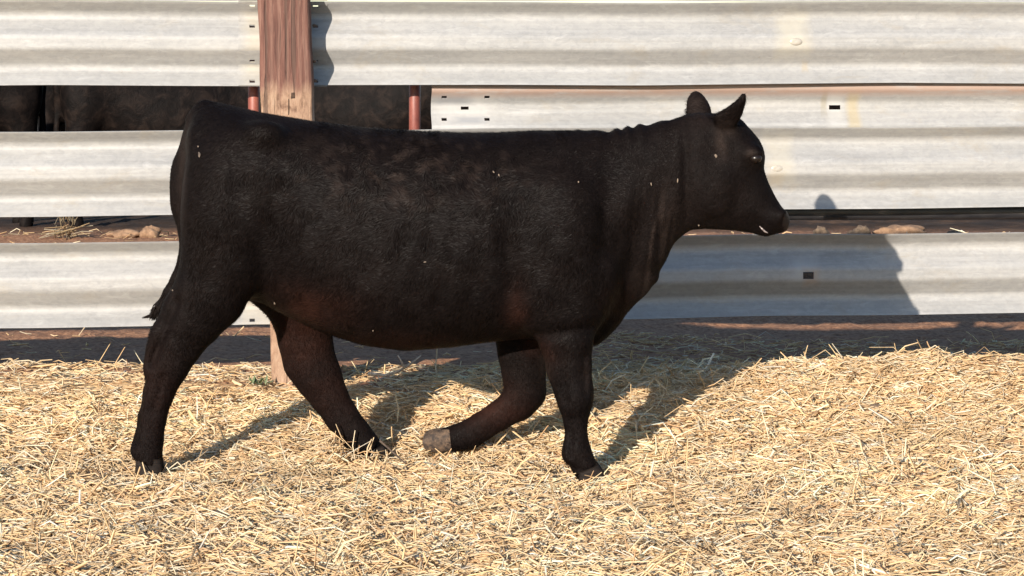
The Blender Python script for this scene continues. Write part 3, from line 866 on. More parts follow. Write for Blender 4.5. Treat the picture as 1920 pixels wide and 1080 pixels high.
def coat_tint(Vw):
    """natural coat colour: black, rusty on belly, flank and inner legs, with highlights painted in"""
    px = Vw[:, 0] * SCL + 960
    py = HY + (CH - Vw[:, 2]) * SCL
    base = np.tile(np.array((0.004, 0.00288, 0.0028)), (len(Vw), 1))
    rust = np.zeros(len(Vw))
    for cx, cy, rx, ry, a in ((590, 575, 75, 45, 0.9), (720, 640, 130, 28, 0.75), (970, 575, 22, 50, 0.6), (560, 640, 60, 70, 0.8), (925, 775, 60, 40, 0.9), (1010, 650, 30, 25, 0.6), (300, 720, 40, 90, 0.25), (620, 740, 60, 60, 0.4), (1160, 560, 25, 40, 0.35)):
        rust = np.maximum(rust, a * np.exp(-((px - cx) / rx) ** 2 - ((py - cy) / ry) ** 2))
    grey = np.zeros(len(Vw))  # lighter spots paint in the muzzle sheen, lit ear base and eye highlight
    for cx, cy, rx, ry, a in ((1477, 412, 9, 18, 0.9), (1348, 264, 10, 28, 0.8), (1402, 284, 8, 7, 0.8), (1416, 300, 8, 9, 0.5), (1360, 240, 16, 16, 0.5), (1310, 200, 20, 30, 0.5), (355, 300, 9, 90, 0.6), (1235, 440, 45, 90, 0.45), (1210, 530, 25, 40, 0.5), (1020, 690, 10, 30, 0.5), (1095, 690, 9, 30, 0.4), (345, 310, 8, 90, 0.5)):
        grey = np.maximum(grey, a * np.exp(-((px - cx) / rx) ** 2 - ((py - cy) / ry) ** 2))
    rust = rust * (0.5 + 1.0 * fbm(px / 26, py / 26, 40, 3))
    brown = 0.55 * fbm(px / 60, py / 45, 60, 3)
    r = np.array((0.0192, 0.00784, 0.0056)); b = np.array((0.00784, 0.00496, 0.00416))
    c = base * (1 - brown[:, None]) + b * brown[:, None]
    rr = np.clip(rust, 0, 1)[:, None]
    c = c * (1 - rr) + r * rr
    neck = np.exp(-((px - 1215) / 60) ** 2 - ((py - 430) / 120) ** 2)
    grey = grey * (1 - neck) + neck * grey * 2.0 * sstep(0.35, 0.75, vnoise((px + (py - 430) * 0.12) / 6.5, py / 75, 31))
    ribs = np.exp(-((px - 770) / 190) ** 2 - ((py - 315) / 60) ** 2)
    grey = np.maximum(grey, 0.75 * ribs * sstep(0.45, 0.75, fbm(px / 15, py / 13, 71, 2)))  # curly rib clumps lightened, coat highlights painted into the tint
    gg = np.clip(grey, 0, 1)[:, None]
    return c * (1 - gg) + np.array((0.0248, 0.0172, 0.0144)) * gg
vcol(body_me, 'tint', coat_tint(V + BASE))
m = NT('black_coat_skin')
v1 = m.noise(m.coord('Object', (1, 1, 1)), 42, 6, 0.65, 0.6)
v2 = m.noise(m.coord('Object', (1, 1, 0.35)), 150, 4, 0.7)
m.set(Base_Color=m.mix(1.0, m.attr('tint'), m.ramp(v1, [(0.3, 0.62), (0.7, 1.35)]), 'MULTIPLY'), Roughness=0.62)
m.b.inputs['Specular IOR Level'].default_value = 0.05
m.bump(m.math('ADD', m.math('MULTIPLY', v1, 1.0), m.math('MULTIPLY', v2, 0.5)), 0.6, 0.008)
body = link('body', body_me, m.m, cow)

# coat hair: short single blades that follow the lie of the coat
def coat(me, Vl, n, seed=3):
    g = np.random.default_rng(seed)
    me.calc_loop_triangles()
    T = np.empty(len(me.loop_triangles) * 3, dtype=np.int32)
    me.loop_triangles.foreach_get('vertices', T)
    T = T.reshape(-1, 3)
    vn = np.empty(len(me.vertices) * 3, dtype=np.float32)
    me.vertex_normals.foreach_get('vector', vn)
    vn = vn.reshape(-1, 3)
    a, b, c = Vl[T[:, 0]], Vl[T[:, 1]], Vl[T[:, 2]]
    ar = np.linalg.norm(np.cross(b - a, c - a), axis=1)
    ar = ar * np.where((a[:, 1] > 0.12), 0.45, 1.0)
    k = g.choice(len(T), n, p=ar / ar.sum())
    u, v = g.random(n), g.random(n)
    fl = u + v > 1
    u[fl], v[fl] = 1 - u[fl], 1 - v[fl]
    w = 1 - u - v
    p = a[k] * w[:, None] + b[k] * u[:, None] + c[k] * v[:, None]
    N = vn[T[k, 0]] * w[:, None] + vn[T[k, 1]] * u[:, None] + vn[T[k, 2]] * v[:, None]
    N /= np.linalg.norm(N, axis=1)[:, None] + 1e-9
    pw = p + BASE
    px = pw[:, 0] * SCL + 960
    py = HY + (CH - pw[:, 2]) * SCL
    # lie: backwards and down on the trunk, straight down on legs, swirled by noise on the ribs
    leg_ = sstep(600, 660, py) * (px < 1150)
    dx = -0.75 * (1 - leg_) ; dz = -0.65 - 0.5 * leg_
    sw = (fbm(px / 30, py / 30, 77, 3) - 0.5) * (3.0 + 6.0 * np.exp(-((px - 780) / 190) ** 2 - ((py - 320) / 75) ** 2)) * (1 - 0.7 * leg_)
    cs, sn = np.cos(sw), np.sin(sw)
    d = np.stack([dx * cs - dz * sn, 0.25 * (g.random(n) - 0.5), dx * sn + dz * cs], 1)
    d = d + 0.25 * g.normal(size=(n, 3))
    d = d - N * np.einsum('ij,ij->i', d, N)[:, None]
    d /= np.linalg.norm(d, axis=1)[:, None] + 1e-9
    head_ = sstep(1240, 1300, px)
    curl = np.exp(-((px - 780) / 200) ** 2 - ((py - 320) / 80) ** 2)
    L = (0.013 + 0.009 * g.random(n)) * (1 - 0.55 * head_) * (1 - 0.45 * leg_) * (1 + 0.3 * curl)
    L = np.where((px < 372) & (py < 600) & (py > 200), L * 0.45, L)
    ear = (py < 222) & (px > 1270)
    L = L * (1 - 0.45 * np.exp(-((px - 1215) / 60) ** 2))
    L = np.where(ear, 0.010 + 0.012 * g.random(n), L)
    lift = 0.10 + 0.16 * g.random(n) + 0.30 * curl * g.random(n)
    L = np.where(((px - 1482) / 21.0) ** 2 + ((py - 413) / 23.0) ** 2 < 1, 0.0012, L)
    tip = p + (d * np.cos(lift)[:, None] + N * np.sin(lift)[:, None]) * L[:, None]
    side_ = np.cross(d, N)
    wd = (0.0010 + 0.0009 * g.random(n))[:, None]
    base_ = p - N * 0.001
    VV = np.stack([base_ - side_ * wd, base_ + side_ * wd, tip], 1).reshape(-1, 3)
    FF = np.arange(3 * n).reshape(-1, 3)
    hm = mesh_from('coat', VV, FF)
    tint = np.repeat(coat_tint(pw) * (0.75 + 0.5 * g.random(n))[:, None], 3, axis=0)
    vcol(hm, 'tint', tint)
    nn = np.repeat(N + 0.16 * g.normal(size=(n, 3)) + d * 0.25, 3, axis=0)
    nn /= np.linalg.norm(nn, axis=1)[:, None]
    hm.normals_split_custom_set_from_vertices([tuple(q) for q in nn])
    return hm
m = NT('black_coat_hair')
m.set(Base_Color=m.attr('tint'), Roughness=0.5)
m.b.inputs['Specular IOR Level'].default_value = 0.06
hair = link('coat', coat(body_me, V, 170000), m.m, cow)
tag(hair, kind='stuff')

# hooves: two claws each
m = NT('dark_hoof_horn'); hn = m.noise(m.coord('Object', (1, 1, 5)), 40, 4)
m.set(Base_Color=m.ramp(hn, [(0.3, (0.008, 0.0065, 0.006)), (0.7, (0.024, 0.018, 0.015))]), Roughness=0.7); m.b.inputs['Specular IOR Level'].default_value = 0.12; HOOF = m.m
m = NT('dusty_brown_hoof_horn'); hn = m.noise(m.coord('Object', (1, 1, 1)), 55, 6, 0.7)
m.set(Base_Color=m.ramp(hn, [(0.40, (0.020, 0.013, 0.010)), (0.62, (0.105, 0.066, 0.040))]), Roughness=0.8); m.bump(hn, 0.3, 0.003); HOOFB = m.m
def hoof(name, mat, top, toe, Y, wtop, wbot, label=None, rnd=False):
    """top, toe: pixel centres of the coronet and of the sole; widths in pixels along the side view"""
    a, b = P(*top, Y) - BASE, P(*toe, Y) - BASE
    ax = b - a
    ln = np.linalg.norm(ax); ax = ax / ln
    fwd = np.array((ax[2] * -1, 0, ax[0])) if False else np.array((-ax[2], 0, ax[0]))
    V_, F_ = [], []
    n = 14
    for s in (-1, 1):
        o0 = len(V_)
        rings = [(0.0, wtop * 0.96), (0.15, wtop), (0.5, (wtop + wbot) / 2), (0.85, wbot), (0.95, wbot * 0.93), (1.0, wbot * 0.78)]
        if rnd: rings = [(0.0, wtop * 0.95), (0.2, wtop), (0.5, wtop * 0.98), (0.72, wbot), (0.88, wbot * 0.80), (0.96, wbot * 0.55), (1.0, wbot * 0.25)]
        for t, w in rings:
            r = w / F * Y
            for k in range(n):
                an = 2 * math.pi * k / n
                q = a + ax * ln * t + fwd * r * math.cos(an) * (1.0 if math.cos(an) > 0 else 0.92)
                yy = s * 0.0205 + 0.0195 * math.sin(an) * (1.0 - 0.35 * max(0, math.cos(an)) * t)
                V_.append((q[0], a[1] + yy, q[2]))
        for i in range(len(rings) - 1):
            for k in range(n):
                u, v = o0 + i * n + k, o0 + i * n + (k + 1) % n
                F_.append((u, v, v + n, u + n))
        F_.append(tuple(o0 + k for k in range(n)))
        F_.append(tuple(o0 + (len(rings) - 1) * n + k for k in range(n))[::-1])
    me = mesh_from(name, V_, F_)
    o = link(name, me, mat, cow)
    if label: o['label'] = label
    return o
hoof('hoof', HOOF, (279, 858), (280, 887), YN, 25, 27)
hoof('hoof', HOOF, (696, 842), (706, 862), YF, 25, 29)
hoof('hoof', HOOF, (1100, 876), (1111, 903), YN, 23, 27)
hoof('hoof', HOOFB, (845, 822), (793, 828), YF, 22, 20.5, 'dusty brown hoof of the bent foreleg, sole turned back', True)

# eyes
m = NT('wet_dark_eye'); m.set(Base_Color=(0.010, 0.0065, 0.005), Roughness=0.28); m.b.inputs['Specular IOR Level'].default_value = 0.3; EYE = m.m
def uvball(r, n=14):
    V_, F_ = [], []
    for i in range(n + 1):
        th = math.pi * i / n
        for k in range(2 * n):
            an = math.pi * k / n
            V_.append((r[0] * math.sin(th) * math.cos(an), r[1] * math.sin(th) * math.sin(an), r[2] * math.cos(th)))
    for i in range(n):
        for k in range(2 * n):
            a, b = i * 2 * n + k, i * 2 * n + (k + 1) % (2 * n)
            F_.append((a, a + 2 * n, b + 2 * n, b))
    return V_, F_
v, f = uvball((0.0185, 0.013, 0.0140))
eye_me = mesh_from('eye', v, f); eye_me.materials.append(EYE)
for s in (-1, 1):
    o = link('eye', eye_me, None, cow)
    o.location = P(1412, 294, YC) - BASE + (0, s * 0.0955, 0)
# pale strip along the lip
m = NT('pale_lip_strip'); m.set(Base_Color=m.ramp(m.noise(m.coord(), 120), [(0.3, (0.10, 0.075, 0.07)), (0.7, (0.30, 0.25, 0.23))]), Roughness=0.25)
pl_ = [P(a, b, YC - 0.056 - 0.002 * k) - BASE for k, (a, b) in enumerate([(1424, 424), (1429, 429), (1434, 434), (1440, 437)])]
v, f = tube(pl_, [0.0012, 0.003, 0.0032, 0.001], 8)
link('lip', mesh_from('lip', v, f), m.m, cow)

# bare moist nose: a skin of its own over the front of the muzzle
def nose():
    ce = V[Q].mean(1) + BASE
    px = ce[:, 0] * SCL + 960
    py = HY + (CH - ce[:, 2]) * SCL
    dxy = (px - 1482) / 19.0
    sel = ((dxy ** 2 + ((py - 413) / 21.0) ** 2) < 1.0)
    q = Q[sel]
    ids, inv = np.unique(q, return_inverse=True)
    vn = np.empty(len(body_me.vertices) * 3, dtype=np.float32)
    body_me.vertex_normals.foreach_get('vector', vn)
    vn = vn.reshape(-1, 3)
    return mesh_from('nose', V[ids] + vn[ids] * 0.0022, inv.reshape(-1, 4).astype(np.int32))
m = NT('moist_black_nose'); vz = m.n('ShaderNodeTexVoronoi', i_Scale=260.0); m.l(m.coord(), vz.inputs['Vector'])
m.set(Base_Color=m.ramp(m.noise(m.coord(), 90), [(0.3, (0.005, 0.004, 0.004)), (0.7, (0.016, 0.012, 0.012))]), Roughness=0.5); m.b.inputs['Specular IOR Level'].default_value = 0.10; m.bump(vz.outputs['Distance'], 0.35, 0.0015)
link('nose', nose(), m.m, cow)

# tail switch: strands of long hair at the tail's end
def switch():
    VV, FF = [], []
    g = random.Random(4)
    def strand(path, r):
        v, f = tube([P(a, b, YC + dy) - BASE for a, b, dy in path], r, 5)
        o0 = len(VV)
        VV.extend([tuple(q) for q in v]); FF.extend([tuple(o0 + i for i in ff) for ff in f])
    for k in range(120):
        s0 = g.random()
        x0 = 318 - 24 * s0 + g.uniform(-5, 5); y0 = 540 + 45 * s0
        dy = g.uniform(-0.018, 0.018)
        e = g.random()
        x1 = 284 + g.uniform(-4, 14); y1 = 592 + g.uniform(-10, 10)
        strand([(x0, y0, dy), ((x0 + x1) / 2 + g.uniform(-5, 2), (y0 + y1) / 2 + g.uniform(-4, 4), dy), (x1, y1, dy * 1.3)], [0.0028, 0.0024, 0.0006])
    for k in range(34):
        y = g.uniform(586, 600)
        x1 = 264 + g.uniform(-3, 16) ** 1 if k % 2 else 270 + g.uniform(0, 14)
        strand([(300, y - 6, g.uniform(-.01, .01)), (286, 591 + g.uniform(-4, 4), 0), (x1, 596 + g.uniform(-1.5, 1.5), g.uniform(-.008, .008))], [0.0035, 0.003, 0.0005])
    for k in range(16):
        strand([(303, 560 + g.uniform(-6, 6), 0), (297 + g.uniform(-3, 3), 574, 0), (290 + g.uniform(-3, 3), 582 + g.uniform(-6, 4), g.uniform(-.01, .01))], [0.003, 0.0025, 0.0005])
    return mesh_from('tail_switch', VV, FF)
m = NT('tail_hair'); m.set(Base_Color=m.ramp(m.noise(m.coord(), 70), [(0.3, (0.005, 0.004, 0.004)), (0.7, (0.012, 0.008, 0.0065))]), Roughness=0.6); m.b.inputs['Specular IOR Level'].default_value = 0.06
link('tail_switch', switch(), m.m, cow)

# dust and straw flecks stuck in the coat
def flecks():
    spots = [(376, 291, 4.5, 8), (374, 276, 2.5, 3), (797, 491, 4, 1.6), (1083, 343, 2.2, 3), (1362 - 20, 293, 3.5, 5), (700, 617, 1.6, 2), (517, 566, 3, 5), (1220, 345, 1.6, 5), (1270, 338, 1.8, 6), (1310, 420, 2.5, 3), (925, 324, 2, 3.5), (935, 330, 2, 4), (327, 545, 1.6, 2.5)]
    g = random.Random(9)
    for _ in range(0): spots.append((g.uniform(600, 1250), g.uniform(270, 600), g.uniform(0.8, 1.5), g.uniform(0.8, 1.6)))
    from mathutils.bvhtree import BVHTree
    bv = BVHTree.FromPolygons([tuple(q) for q in V], [tuple(int(i) for i in q) for q in Q])
    VV, FF = [], []
    for a, b, w, h_ in spots:
        o_ = Vector((0, 0, CH)) - Vector(BASE)
        d = (Vector(P(a, b, YC)) - Vector((0, 0, CH))).normalized()
        hit, nrm, _, _ = bv.ray_cast(o_, d)
        if hit is None: continue
        t = Vector((1, 0, 0)); t = (t - nrm * t.dot(nrm)).normalized(); u = nrm.cross(t)
        k = YC / F
        o0 = len(VV)
        rot = g.uniform(0, 0.6)
        for i in range(7):
            an = 2 * math.pi * i / 7
            r_ = g.uniform(0.7, 1.1)
            c_, s_ = math.cos(an) * w * k * r_ * 0.8, math.sin(an) * h_ * k * r_ * 0.8
            VV.append(hit + nrm * 0.006 + t * (c_ * math.cos(rot) - s_ * math.sin(rot)) + u * (c_ * math.sin(rot) + s_ * math.cos(rot)))
        VV.append(hit + nrm * 0.011)
        for i in range(7): FF.append((o0 + i, o0 + (i + 1) % 7, o0 + 7))
    return mesh_from('dust_fleck', VV, FF)
m = NT('dried_dust'); m.set(Base_Color=m.ramp(m.noise(m.coord(), 40), [(0.35, (0.06, 0.045, 0.035)), (0.65, (0.20, 0.15, 0.11))]), Roughness=0.9)
tag(link('dust_fleck', flecks(), m.m, cow), kind='stuff')

# ---------------------------------------------------------------- cattle standing in the pen behind
def standing_mesh():
    h = 0.016
    f = Field((-1.05, -0.42, -0.02), (1.05, 0.42, 1.32), h)
    T = np.array(TORSO, dtype=float)
    x_ = px2x(T[:, 0]) - px2x(760)
    f.loft(x_, py2z(T[:, 1]), py2z(T[:, 2]), T[:, 3], T[:, 4], T[:, 5], T[:, 6], 0.0, 0.02)
    for s in (-1, 1):
        y = 0.15 * s
        f.ball((-0.58, y * 0.85, 0.86), (0.15, 0.125, 0.22), 0.06)
        f.ball((-0.43, y * 1.25, 1.10), (0.055, 0.045, 0.035), 0.05)
        f.ball((0.48, y * 1.1, 0.78), (0.12, 0.075, 0.20), 0.06)
        f.chain([((-0.56, y, 0.75), 0.12, 0.10), ((-0.62, y, 0.53), 0.075, 0.065), ((-0.67, y, 0.42), 0.052, 0.05), ((-0.64, y, 0.22), 0.038, 0.035), ((-0.63, y, 0.07), 0.042, 0.04), ((-0.62, y, 0.02), 0.05, 0.045)], 0.05)
        f.chain([((0.48, y, 0.66), 0.10, 0.085), ((0.48, y, 0.50), 0.07, 0.06), ((0.48, y, 0.34), 0.05, 0.045), ((0.48, y, 0.18), 0.035, 0.033), ((0.48, y, 0.07), 0.042, 0.04), ((0.49, y, 0.02), 0.05, 0.045)], 0.05)
        f.ball((0.99 - 0.10, y * 1.0, 1.15), (0.03, 0.07, 0.05), 0.02)
    f.chain([((0.72, 0, 1.12), 0.10, 0.09), ((0.86, 0, 1.06), 0.085, 0.09), ((0.93, 0, 0.92), 0.06, 0.065), ((0.97, 0, 0.82), 0.05, 0.055)], 0.04)
    f.chain([((-0.72, 0, 1.17), 0.03, 0.03), ((-0.76, 0, 1.0), 0.026, 0.026), ((-0.75, 0, 0.75), 0.022, 0.022), ((-0.74, 0, 0.45), 0.04, 0.035)], 0.02)
    f.blur(2)
    Vb, Qb = f.mesh('cow')
    return mesh_from('cow', Vb, Qb)
m = NT('black_cattle_coat')
v1 = m.noise(m.coord(), 12, 6, 0.7, 0.5)
m.set(Base_Color=m.ramp(v1, [(0.32, (0.0024, 0.00208, 0.00208)), (0.5, (0.006, 0.0044, 0.004)), (0.7, (0.0176, 0.012, 0.0096))]), Roughness=0.6)
m.b.inputs['Specular IOR Level'].default_value = 0.06
m.bump(v1, 0.6, 0.015)
st_me = standing_mesh(); st_me.materials.append(m.m)
def at(px, Y): return (px - 960) / F * Y
herd = [ # px, Y, heading deg, scale, label
 (-150, 14.9, 200, 1.02, 'black cow standing behind the fence at the far left end of the upper gap'),
 (330, 15.2, 12, 1.0, 'black cow side on behind the fence, seen in the upper gap left of the rump'),
 (150, 17.2, 95, 1.05, 'black cow farther back in the pen, seen as the dark space in the left gap'),
 (700, 15.3, 168, 1.0, 'black cow behind the fence, seen in the gap between the post and the narrower beam'),
 (520, 17.6, 20, 1.06, 'black cow far back in the pen directly behind the wooden post'),
 (880, 17.9, 355, 1.05, 'black cow far back in the pen, behind the cut end of the narrower beam'),
 (1450, 17.0, 185, 1.0, 'black cow in the pen hidden mostly by the guardrails behind the cow head'),
 (1830, 16.2, 10, 1.0, 'black cow in the pen behind the right end of the fence')]
for i, (px, Y, hd, s, lab) in enumerate(herd):
    o = bpy.data.objects.new('cow', st_me)
    COL.objects.link(o)
    x = at(px, Y)
    o.location = (x, Y, float(gz(x, Y)) - 0.01)
    o.rotation_euler = (0, 0, R(hd))
    o.scale = (s, s, s)
    tag(o, lab, 'cow', 'black cattle in the pen behind the fence')

# ---------------------------------------------------------------- clods, tuft, twigs, weed
m = NT('dry_dirt_clod'); n1 = m.noise(m.coord(), 22, 6, 0.7)
m.set(Base_Color=m.ramp(n1, [(0.3, (0.128, 0.072, 0.04)), (0.7, (0.32, 0.2, 0.12))]), Roughness=0.95); m.bump(n1, 0.6, 0.01); CLOD = m.m
m = NT('dark_dung_clod'); n1 = m.noise(m.coord(), 30, 6, 0.7)
m.set(Base_Color=m.ramp(n1, [(0.3, (0.06, 0.042, 0.03)), (0.7, (0.20, 0.14, 0.09))]), Roughness=0.95); m.bump(n1, 0.6, 0.008); DUNG = m.m
def lump(r, seed, n=16):
    v, f = uvball((1, 1, 1), n)
    v = np.array(v)
    d = 0.45 + 1.0 * fbm(v[:, 0] * 2.3 + seed * 5.1 + v[:, 2] * 0.7, v[:, 1] * 1.6 + v[:, 2] * 1.3 + seed, seed, 3)
    return mesh_from('dirt_clod', v * d[:, None] * np.array(r), f)
def clod(px, Y, r, seed, mat, lab, name='dirt_clod', cat='clod', group='clods on the dirt behind the fence', sink=0.35):
    x = at(px, Y)
    o = link(name, lump(r, seed), mat)
    o.location = (x, Y, float(gz(x, Y)) + r[2] * (1 - sink) * 0.7)
    tag(o, lab, cat, group)
clod(282, 14.0, (0.065, 0.05, 0.045), 1, CLOD, 'tan dirt clod on the mound, in the lower gap just left of the rump')
clod(1540, 13.9, (0.05, 0.04, 0.045), 2, DUNG, 'brownish grey clod under the black pipe, just right of the cow muzzle')
clod(1612, 13.9, (0.058, 0.045, 0.045), 3, DUNG, 'second brownish grey clod under the black pipe, farther right of the muzzle')
clod(1690, 14.0, (0.14, 0.07, 0.045), 4, CLOD, 'wide orange brown heap of dirt under the black pipe, right of two grey clods')
clod(1790, 13.9, (0.045, 0.04, 0.03), 5, DUNG, 'small pale clod under the black pipe near the right end of the dirt heap')
clod(235, 14.0, (0.10, 0.06, 0.028), 6, CLOD, 'low tan dirt heap beside the clod in the lower gap left of the rump')
clod(1640, 8.35, (0.022, 0.02, 0.016), 7, DUNG, 'small brown dung ball half sunk in the sunlit straw mound at right', 'dung_ball', 'dung', None, 0.1)
clod(1828, 9.75, (0.030, 0.03, 0.035), 8, CLOD, 'small pale clod on the dirt just beneath the lowest beam at far right')

# straw strands ------------------------------------------------------------
def strands(p, yaw, pitch, L, r, bend, col, seg=2):
    n = len(p)
    d = np.stack([np.cos(yaw) * np.cos(pitch), np.sin(yaw) * np.cos(pitch), np.sin(pitch)], 1)
    sd = np.stack([-np.sin(yaw), np.cos(yaw), np.zeros(n)], 1)
    up = np.cross(d, sd)
    VV = np.zeros((n, seg + 1, 3, 3), dtype=np.float32)
    for i in range(seg + 1):
        t = i / seg - 0.5
        c = p + d * (t * L)[:, None] + (sd * np.cos(bend[1])[:, None] + up * np.sin(bend[1])[:, None]) * (bend[0] * L * (0.25 - t * t) * 2)[:, None]
        rr = r * (1.0 if i == 1 else 0.8)
        for k in range(3):
            an = 2 * math.pi * k / 3 + bend[1]
            VV[:, i, k] = c + sd * (np.cos(an) * rr)[:, None] + up * (np.sin(an) * rr * 0.75)[:, None]
    per = (seg + 1) * 3
    F0 = []
    for i in range(seg):
        for k in range(3):
            a, b = i * 3 + k, i * 3 + (k + 1) % 3
            F0.append((a, b, b + 3, a + 3))
    F0 = np.array(F0)
    FF = (F0[None] + (np.arange(n) * per)[:, None, None]).reshape(-1, 4)
    return VV.reshape(-1, 3), FF, np.repeat(col, per, axis=0)

PAL = np.array([(0.80, 0.57, 0.32), (0.86, 0.67, 0.42), (0.90, 0.78, 0.57), (0.84, 0.62, 0.35), (0.68, 0.45, 0.25), (0.92, 0.84, 0.70), (0.50, 0.32, 0.19), (0.72, 0.57, 0.38)])
PW = np.array([0.21, 0.28, 0.18, 0.18, 0.06, 0.04, 0.015, 0.035])
def scatter(n, y0, y1, dens=None, lift=0.016, Lm=0.058, rm=0.0028, g=rng):
    y = g.uniform(y0, y1, int(n * 1.0))
    hw = y * 0.2145 + 0.30
    keep = g.random(len(y)) < hw / hw.max()
    y, hw = y[keep], hw[keep]
    x = g.uniform(-1, 1, len(y)) * hw
    if dens is not None:
        k = g.random(len(y)) < dens(x, y)
        x, y = x[k], y[k]
    n = len(x)
    L = np.clip(Lm * np.exp(g.normal(0, 0.45, n)), 0.014, 0.15)
    r = rm * np.exp(g.normal(0, 0.28, n))
    clump = fbm(x * 9, y * 9, 90, 2)
    yaw = g.uniform(0, math.pi * 2, n)
    yaw = np.where(g.random(n) < 0.58, g.normal(0, 0.42, n), yaw)
    pitch = g.normal(0, 0.13, n)
    st = g.random(n) < 0.05
    pitch = np.where(st, g.normal(0, 0.6, n), pitch)
    z = gz(x, y) + lift * g.random(n) ** 1.3 * (0.4 + 1.2 * clump) + np.abs(np.sin(pitch)) * L * 0.35
    bend = (g.normal(0, 0.30, n), g.uniform(0, 6.28, n))
    r = np.where(g.random(n) < 0.03, r * 1.7, r)
    c = PAL[g.choice(len(PAL), n, p=PW)] * (0.9 + 0.2 * g.random(n))[:, None]
    patch = fbm(x * 3.1, y * 3.1, 55, 3)
    c = c * (0.78 + 0.42 * patch)[:, None]
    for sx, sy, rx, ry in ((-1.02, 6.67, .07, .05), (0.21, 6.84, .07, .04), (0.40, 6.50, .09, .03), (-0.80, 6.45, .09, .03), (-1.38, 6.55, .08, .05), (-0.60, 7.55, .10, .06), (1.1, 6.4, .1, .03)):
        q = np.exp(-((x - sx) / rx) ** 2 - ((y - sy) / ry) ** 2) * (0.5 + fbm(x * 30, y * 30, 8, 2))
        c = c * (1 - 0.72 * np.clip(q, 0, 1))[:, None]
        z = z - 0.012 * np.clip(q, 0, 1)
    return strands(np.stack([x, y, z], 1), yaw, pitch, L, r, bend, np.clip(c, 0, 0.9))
def dens_front(x, y):
    e = 8.60 + 0.50 * sstep(-0.5, 0.3, x) * sstep(2.2, 1.0, x) + 0.18 * (fbm(x * 2.5, y * 2.5, 31, 2) - 0.5)
    return 1 - 0.88 * sstep(e - 0.30, e + 0.10, y)
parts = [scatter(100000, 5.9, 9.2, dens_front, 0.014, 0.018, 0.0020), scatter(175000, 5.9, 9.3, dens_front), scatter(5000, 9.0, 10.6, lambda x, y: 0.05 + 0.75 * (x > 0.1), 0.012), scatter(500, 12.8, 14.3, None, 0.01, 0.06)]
V0, F0, C0, off = [], [], [], 0
for a, b, c in parts:
    V0.append(a); F0.append(b + off); C0.append(c); off += len(a)
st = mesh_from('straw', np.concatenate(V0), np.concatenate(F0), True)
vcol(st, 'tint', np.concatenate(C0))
m = NT('dry_straw')
sv = m.noise(m.coord('Object', (1, 1, 1)), 90, 3)
m.set(Base_Color=m.mix(1.0, m.attr('tint'), m.ramp(sv, [(0.3, 0.82), (0.7, 1.1)]), 'MULTIPLY'), Roughness=0.6)
m.b.inputs['Specular IOR Level'].default_value = 0.18
tr = m.n('ShaderNodeBsdfTranslucent')
m.l(m.attr('tint'), tr.inputs['Color'])
ms = m.n('ShaderNodeMixShader', i_0=0.36)
m.l(m.b.outputs[0], ms.inputs[1]); m.l(tr.outputs[0], ms.inputs[2])
m.l(ms.outputs[0], m.t.nodes['Material Output'].inputs['Surface'])
STRAW = m.m
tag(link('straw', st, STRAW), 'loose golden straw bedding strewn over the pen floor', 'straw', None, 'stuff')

# tan tuft of hay on the mound, seen low in the left gap
g2 = np.random.default_rng(21)
x_, y_ = at(122, 13.9), 13.9
n = 34
pp = np.stack([x_ + g2.normal(0, 0.03, n), y_ + g2.normal(0, 0.03, n), float(gz(x_, y_)) + 0.01 + 0.14 * g2.random(n)], 1)
v, f, c = strands(pp, g2.uniform(0, 6.28, n), g2.normal(1.25, 0.25, n), np.full(n, 0.055), np.full(n, 0.004), (g2.normal(0, 0.2, n), g2.uniform(0, 6.28, n)), PAL[g2.choice(5, n)] * 0.30)
pp2 = np.stack([x_ + g2.normal(0, 0.08, 24), y_ + g2.normal(0, 0.03, 24), float(gz(x_, y_)) + 0.02 + 0.05 * g2.random(24)], 1)
v2, f2, c2 = strands(pp2, g2.normal(0, 0.3, 24), g2.normal(0.1, 0.15, 24), np.full(24, 0.13), np.full(24, 0.004), (g2.normal(0, 0.2, 24), g2.uniform(0, 6.28, 24)), PAL[g2.choice(5, 24)] * 0.55)
tf = mesh_from('hay_tuft', np.concatenate([v, v2]), np.concatenate([f, f2 + len(v)]))
vcol(tf, 'tint', np.concatenate([c, c2]))
tag(link('hay_tuft', tf, STRAW), 'upright tan tuft of hay on the dirt mound, low in the left fence gap', 'hay')

# straw caught round the feet
def foot_straw(px, py, Y, n, spread, seed, hgt=0.05):
    g = np.random.default_rng(seed)
    q = P(px, py, Y)
    pp = np.stack([q[0] + g.normal(0, spread, n), Y - 0.05 + g.normal(0, 0.03, n), q[2] + hgt * g.random(n)], 1)
    return strands(pp, g.uniform(0, 6.28, n), g.normal(0.2, 0.5, n), np.clip(g.normal(0.07, 0.025, n), 0.03, 0.13), g.uniform(0.0015, 0.003, n), (g.normal(0, 0.25, n), g.uniform(0, 6.28, n)), PAL[g.choice(len(PAL), n, p=PW)])
L_ = [foot_straw(290, 897, YN, 40, 0.05, 1, 0.02), foot_straw(696, 866, YF, 70, 0.05, 2, 0.04), foot_straw(1100, 914, YN, 40, 0.05, 3, 0.02), foot_straw(640, 846, YF, 40, 0.06, 5, 0.06), foot_straw(830, 862, YF, 60, 0.07, 6, 0.02)]
V0, F0, C0, off = [], [], [], 0
for a, b, c in L_:
    V0.append(a); F0.append(b + off); C0.append(c); off += len(a)
fs = mesh_from('straw', np.concatenate(V0), np.concatenate(F0)); vcol(fs, 'tint', np.concatenate(C0))
tag(link('straw', fs, STRAW), 'tangle of straw kicked up round the cow feet', 'straw', None, 'stuff')

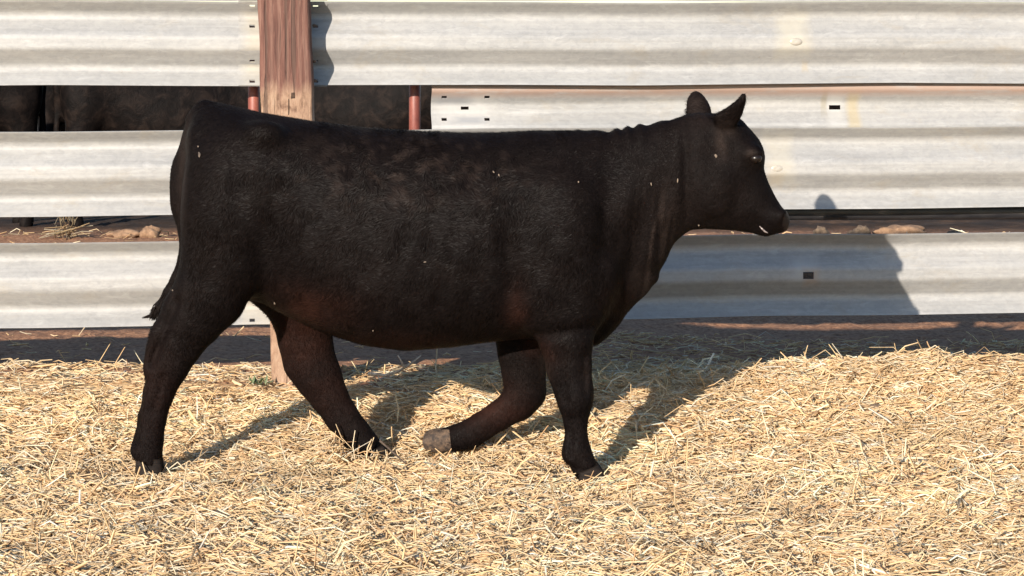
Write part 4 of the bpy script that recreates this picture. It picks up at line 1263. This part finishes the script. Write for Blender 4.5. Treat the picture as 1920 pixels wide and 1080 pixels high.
# twigs
m = NT('bleached_twig_bark'); n1 = m.noise(m.coord(), 60, 5)
m.set(Base_Color=m.ramp(n1, [(0.3, (0.30, 0.22, 0.16)), (0.7, (0.62, 0.52, 0.42))]), Roughness=0.8); TW = m.m
m = NT('dark_twig_bark'); m.set(Base_Color=m.ramp(m.noise(m.coord(), 60), [(0.3, (0.03, 0.02, 0.015)), (0.7, (0.09, 0.06, 0.04))]), Roughness=0.8); TD = m.m
def twig(paths, radii, mat, lab):
    o0 = Vector(paths[0][0]); VV, FF = [], []
    for pth, r in zip(paths, radii):
        v, f = tube([Vector(q) - o0 for q in pth], r, 8)
        k = len(VV); VV.extend([tuple(q) for q in v]); FF.extend([tuple(k + i for i in ff) for ff in f])
    o = link('twig', mesh_from('twig', VV, FF), mat); o.location = o0
    tag(o, lab, 'twig')
Yt = 8.68
twig([[P(690, 700, Yt), P(722, 704, Yt), P(748, 696, Yt), P(770, 682, Yt + .02), P(790, 666, Yt + .03)], [P(758, 690, Yt), P(752, 676, Yt), P(746, 666, Yt)]], [[.006, .0055, .005, .004, .0025], [.004, .003, .002]], TW, 'pale forked twig lying on the straw below the cow belly')
Yt = 7.72
twig([[P(712, 826, Yt), P(728, 840, Yt), P(748, 858, Yt - .02), P(768, 876, Yt - .04)]], [[.004, .0035, .003, .0015]], TD, 'thin dark stalk lying beside the forward hind hoof')

# small weed by the post
def weed():
    g = random.Random(5)
    x0, y0 = at(484, 8.72), 8.72
    z0 = float(gz(x0, y0)) + 0.015
    VV, FF = [], []
    for k in range(26):
        a = g.uniform(0, 6.28); ln = g.uniform(0.02, 0.05); el = g.uniform(0.2, 1.2)
        bx, by = g.uniform(-0.03, 0.03), g.uniform(-0.02, 0.02)
        d = Vector((math.cos(a) * math.cos(el), math.sin(a) * math.cos(el), math.sin(el)))
        s = Vector((-math.sin(a), math.cos(a), 0)) * 0.006
        b = Vector((bx, by, 0)); i = len(VV)
        VV += [tuple(b), tuple(b + d * ln * 0.5 + s), tuple(b + d * ln), tuple(b + d * ln * 0.5 - s), tuple(b + d * ln * 0.5 + Vector((0, 0, 0.004)))]
        FF += [(i, i + 1, i + 4), (i + 1, i + 2, i + 4), (i + 2, i + 3, i + 4), (i + 3, i, i + 4)]
    m = NT('weed_leaf'); m.set(Base_Color=m.ramp(m.noise(m.coord(), 50), [(0.3, (0.05, 0.08, 0.03)), (0.7, (0.14, 0.17, 0.08))]), Roughness=0.6)
    o = link('weed', mesh_from('weed', VV, FF), m.m); o.location = (x0, y0, z0)
    tag(o, 'small grey green weed growing at the foot of the wooden post', 'weed')
weed()
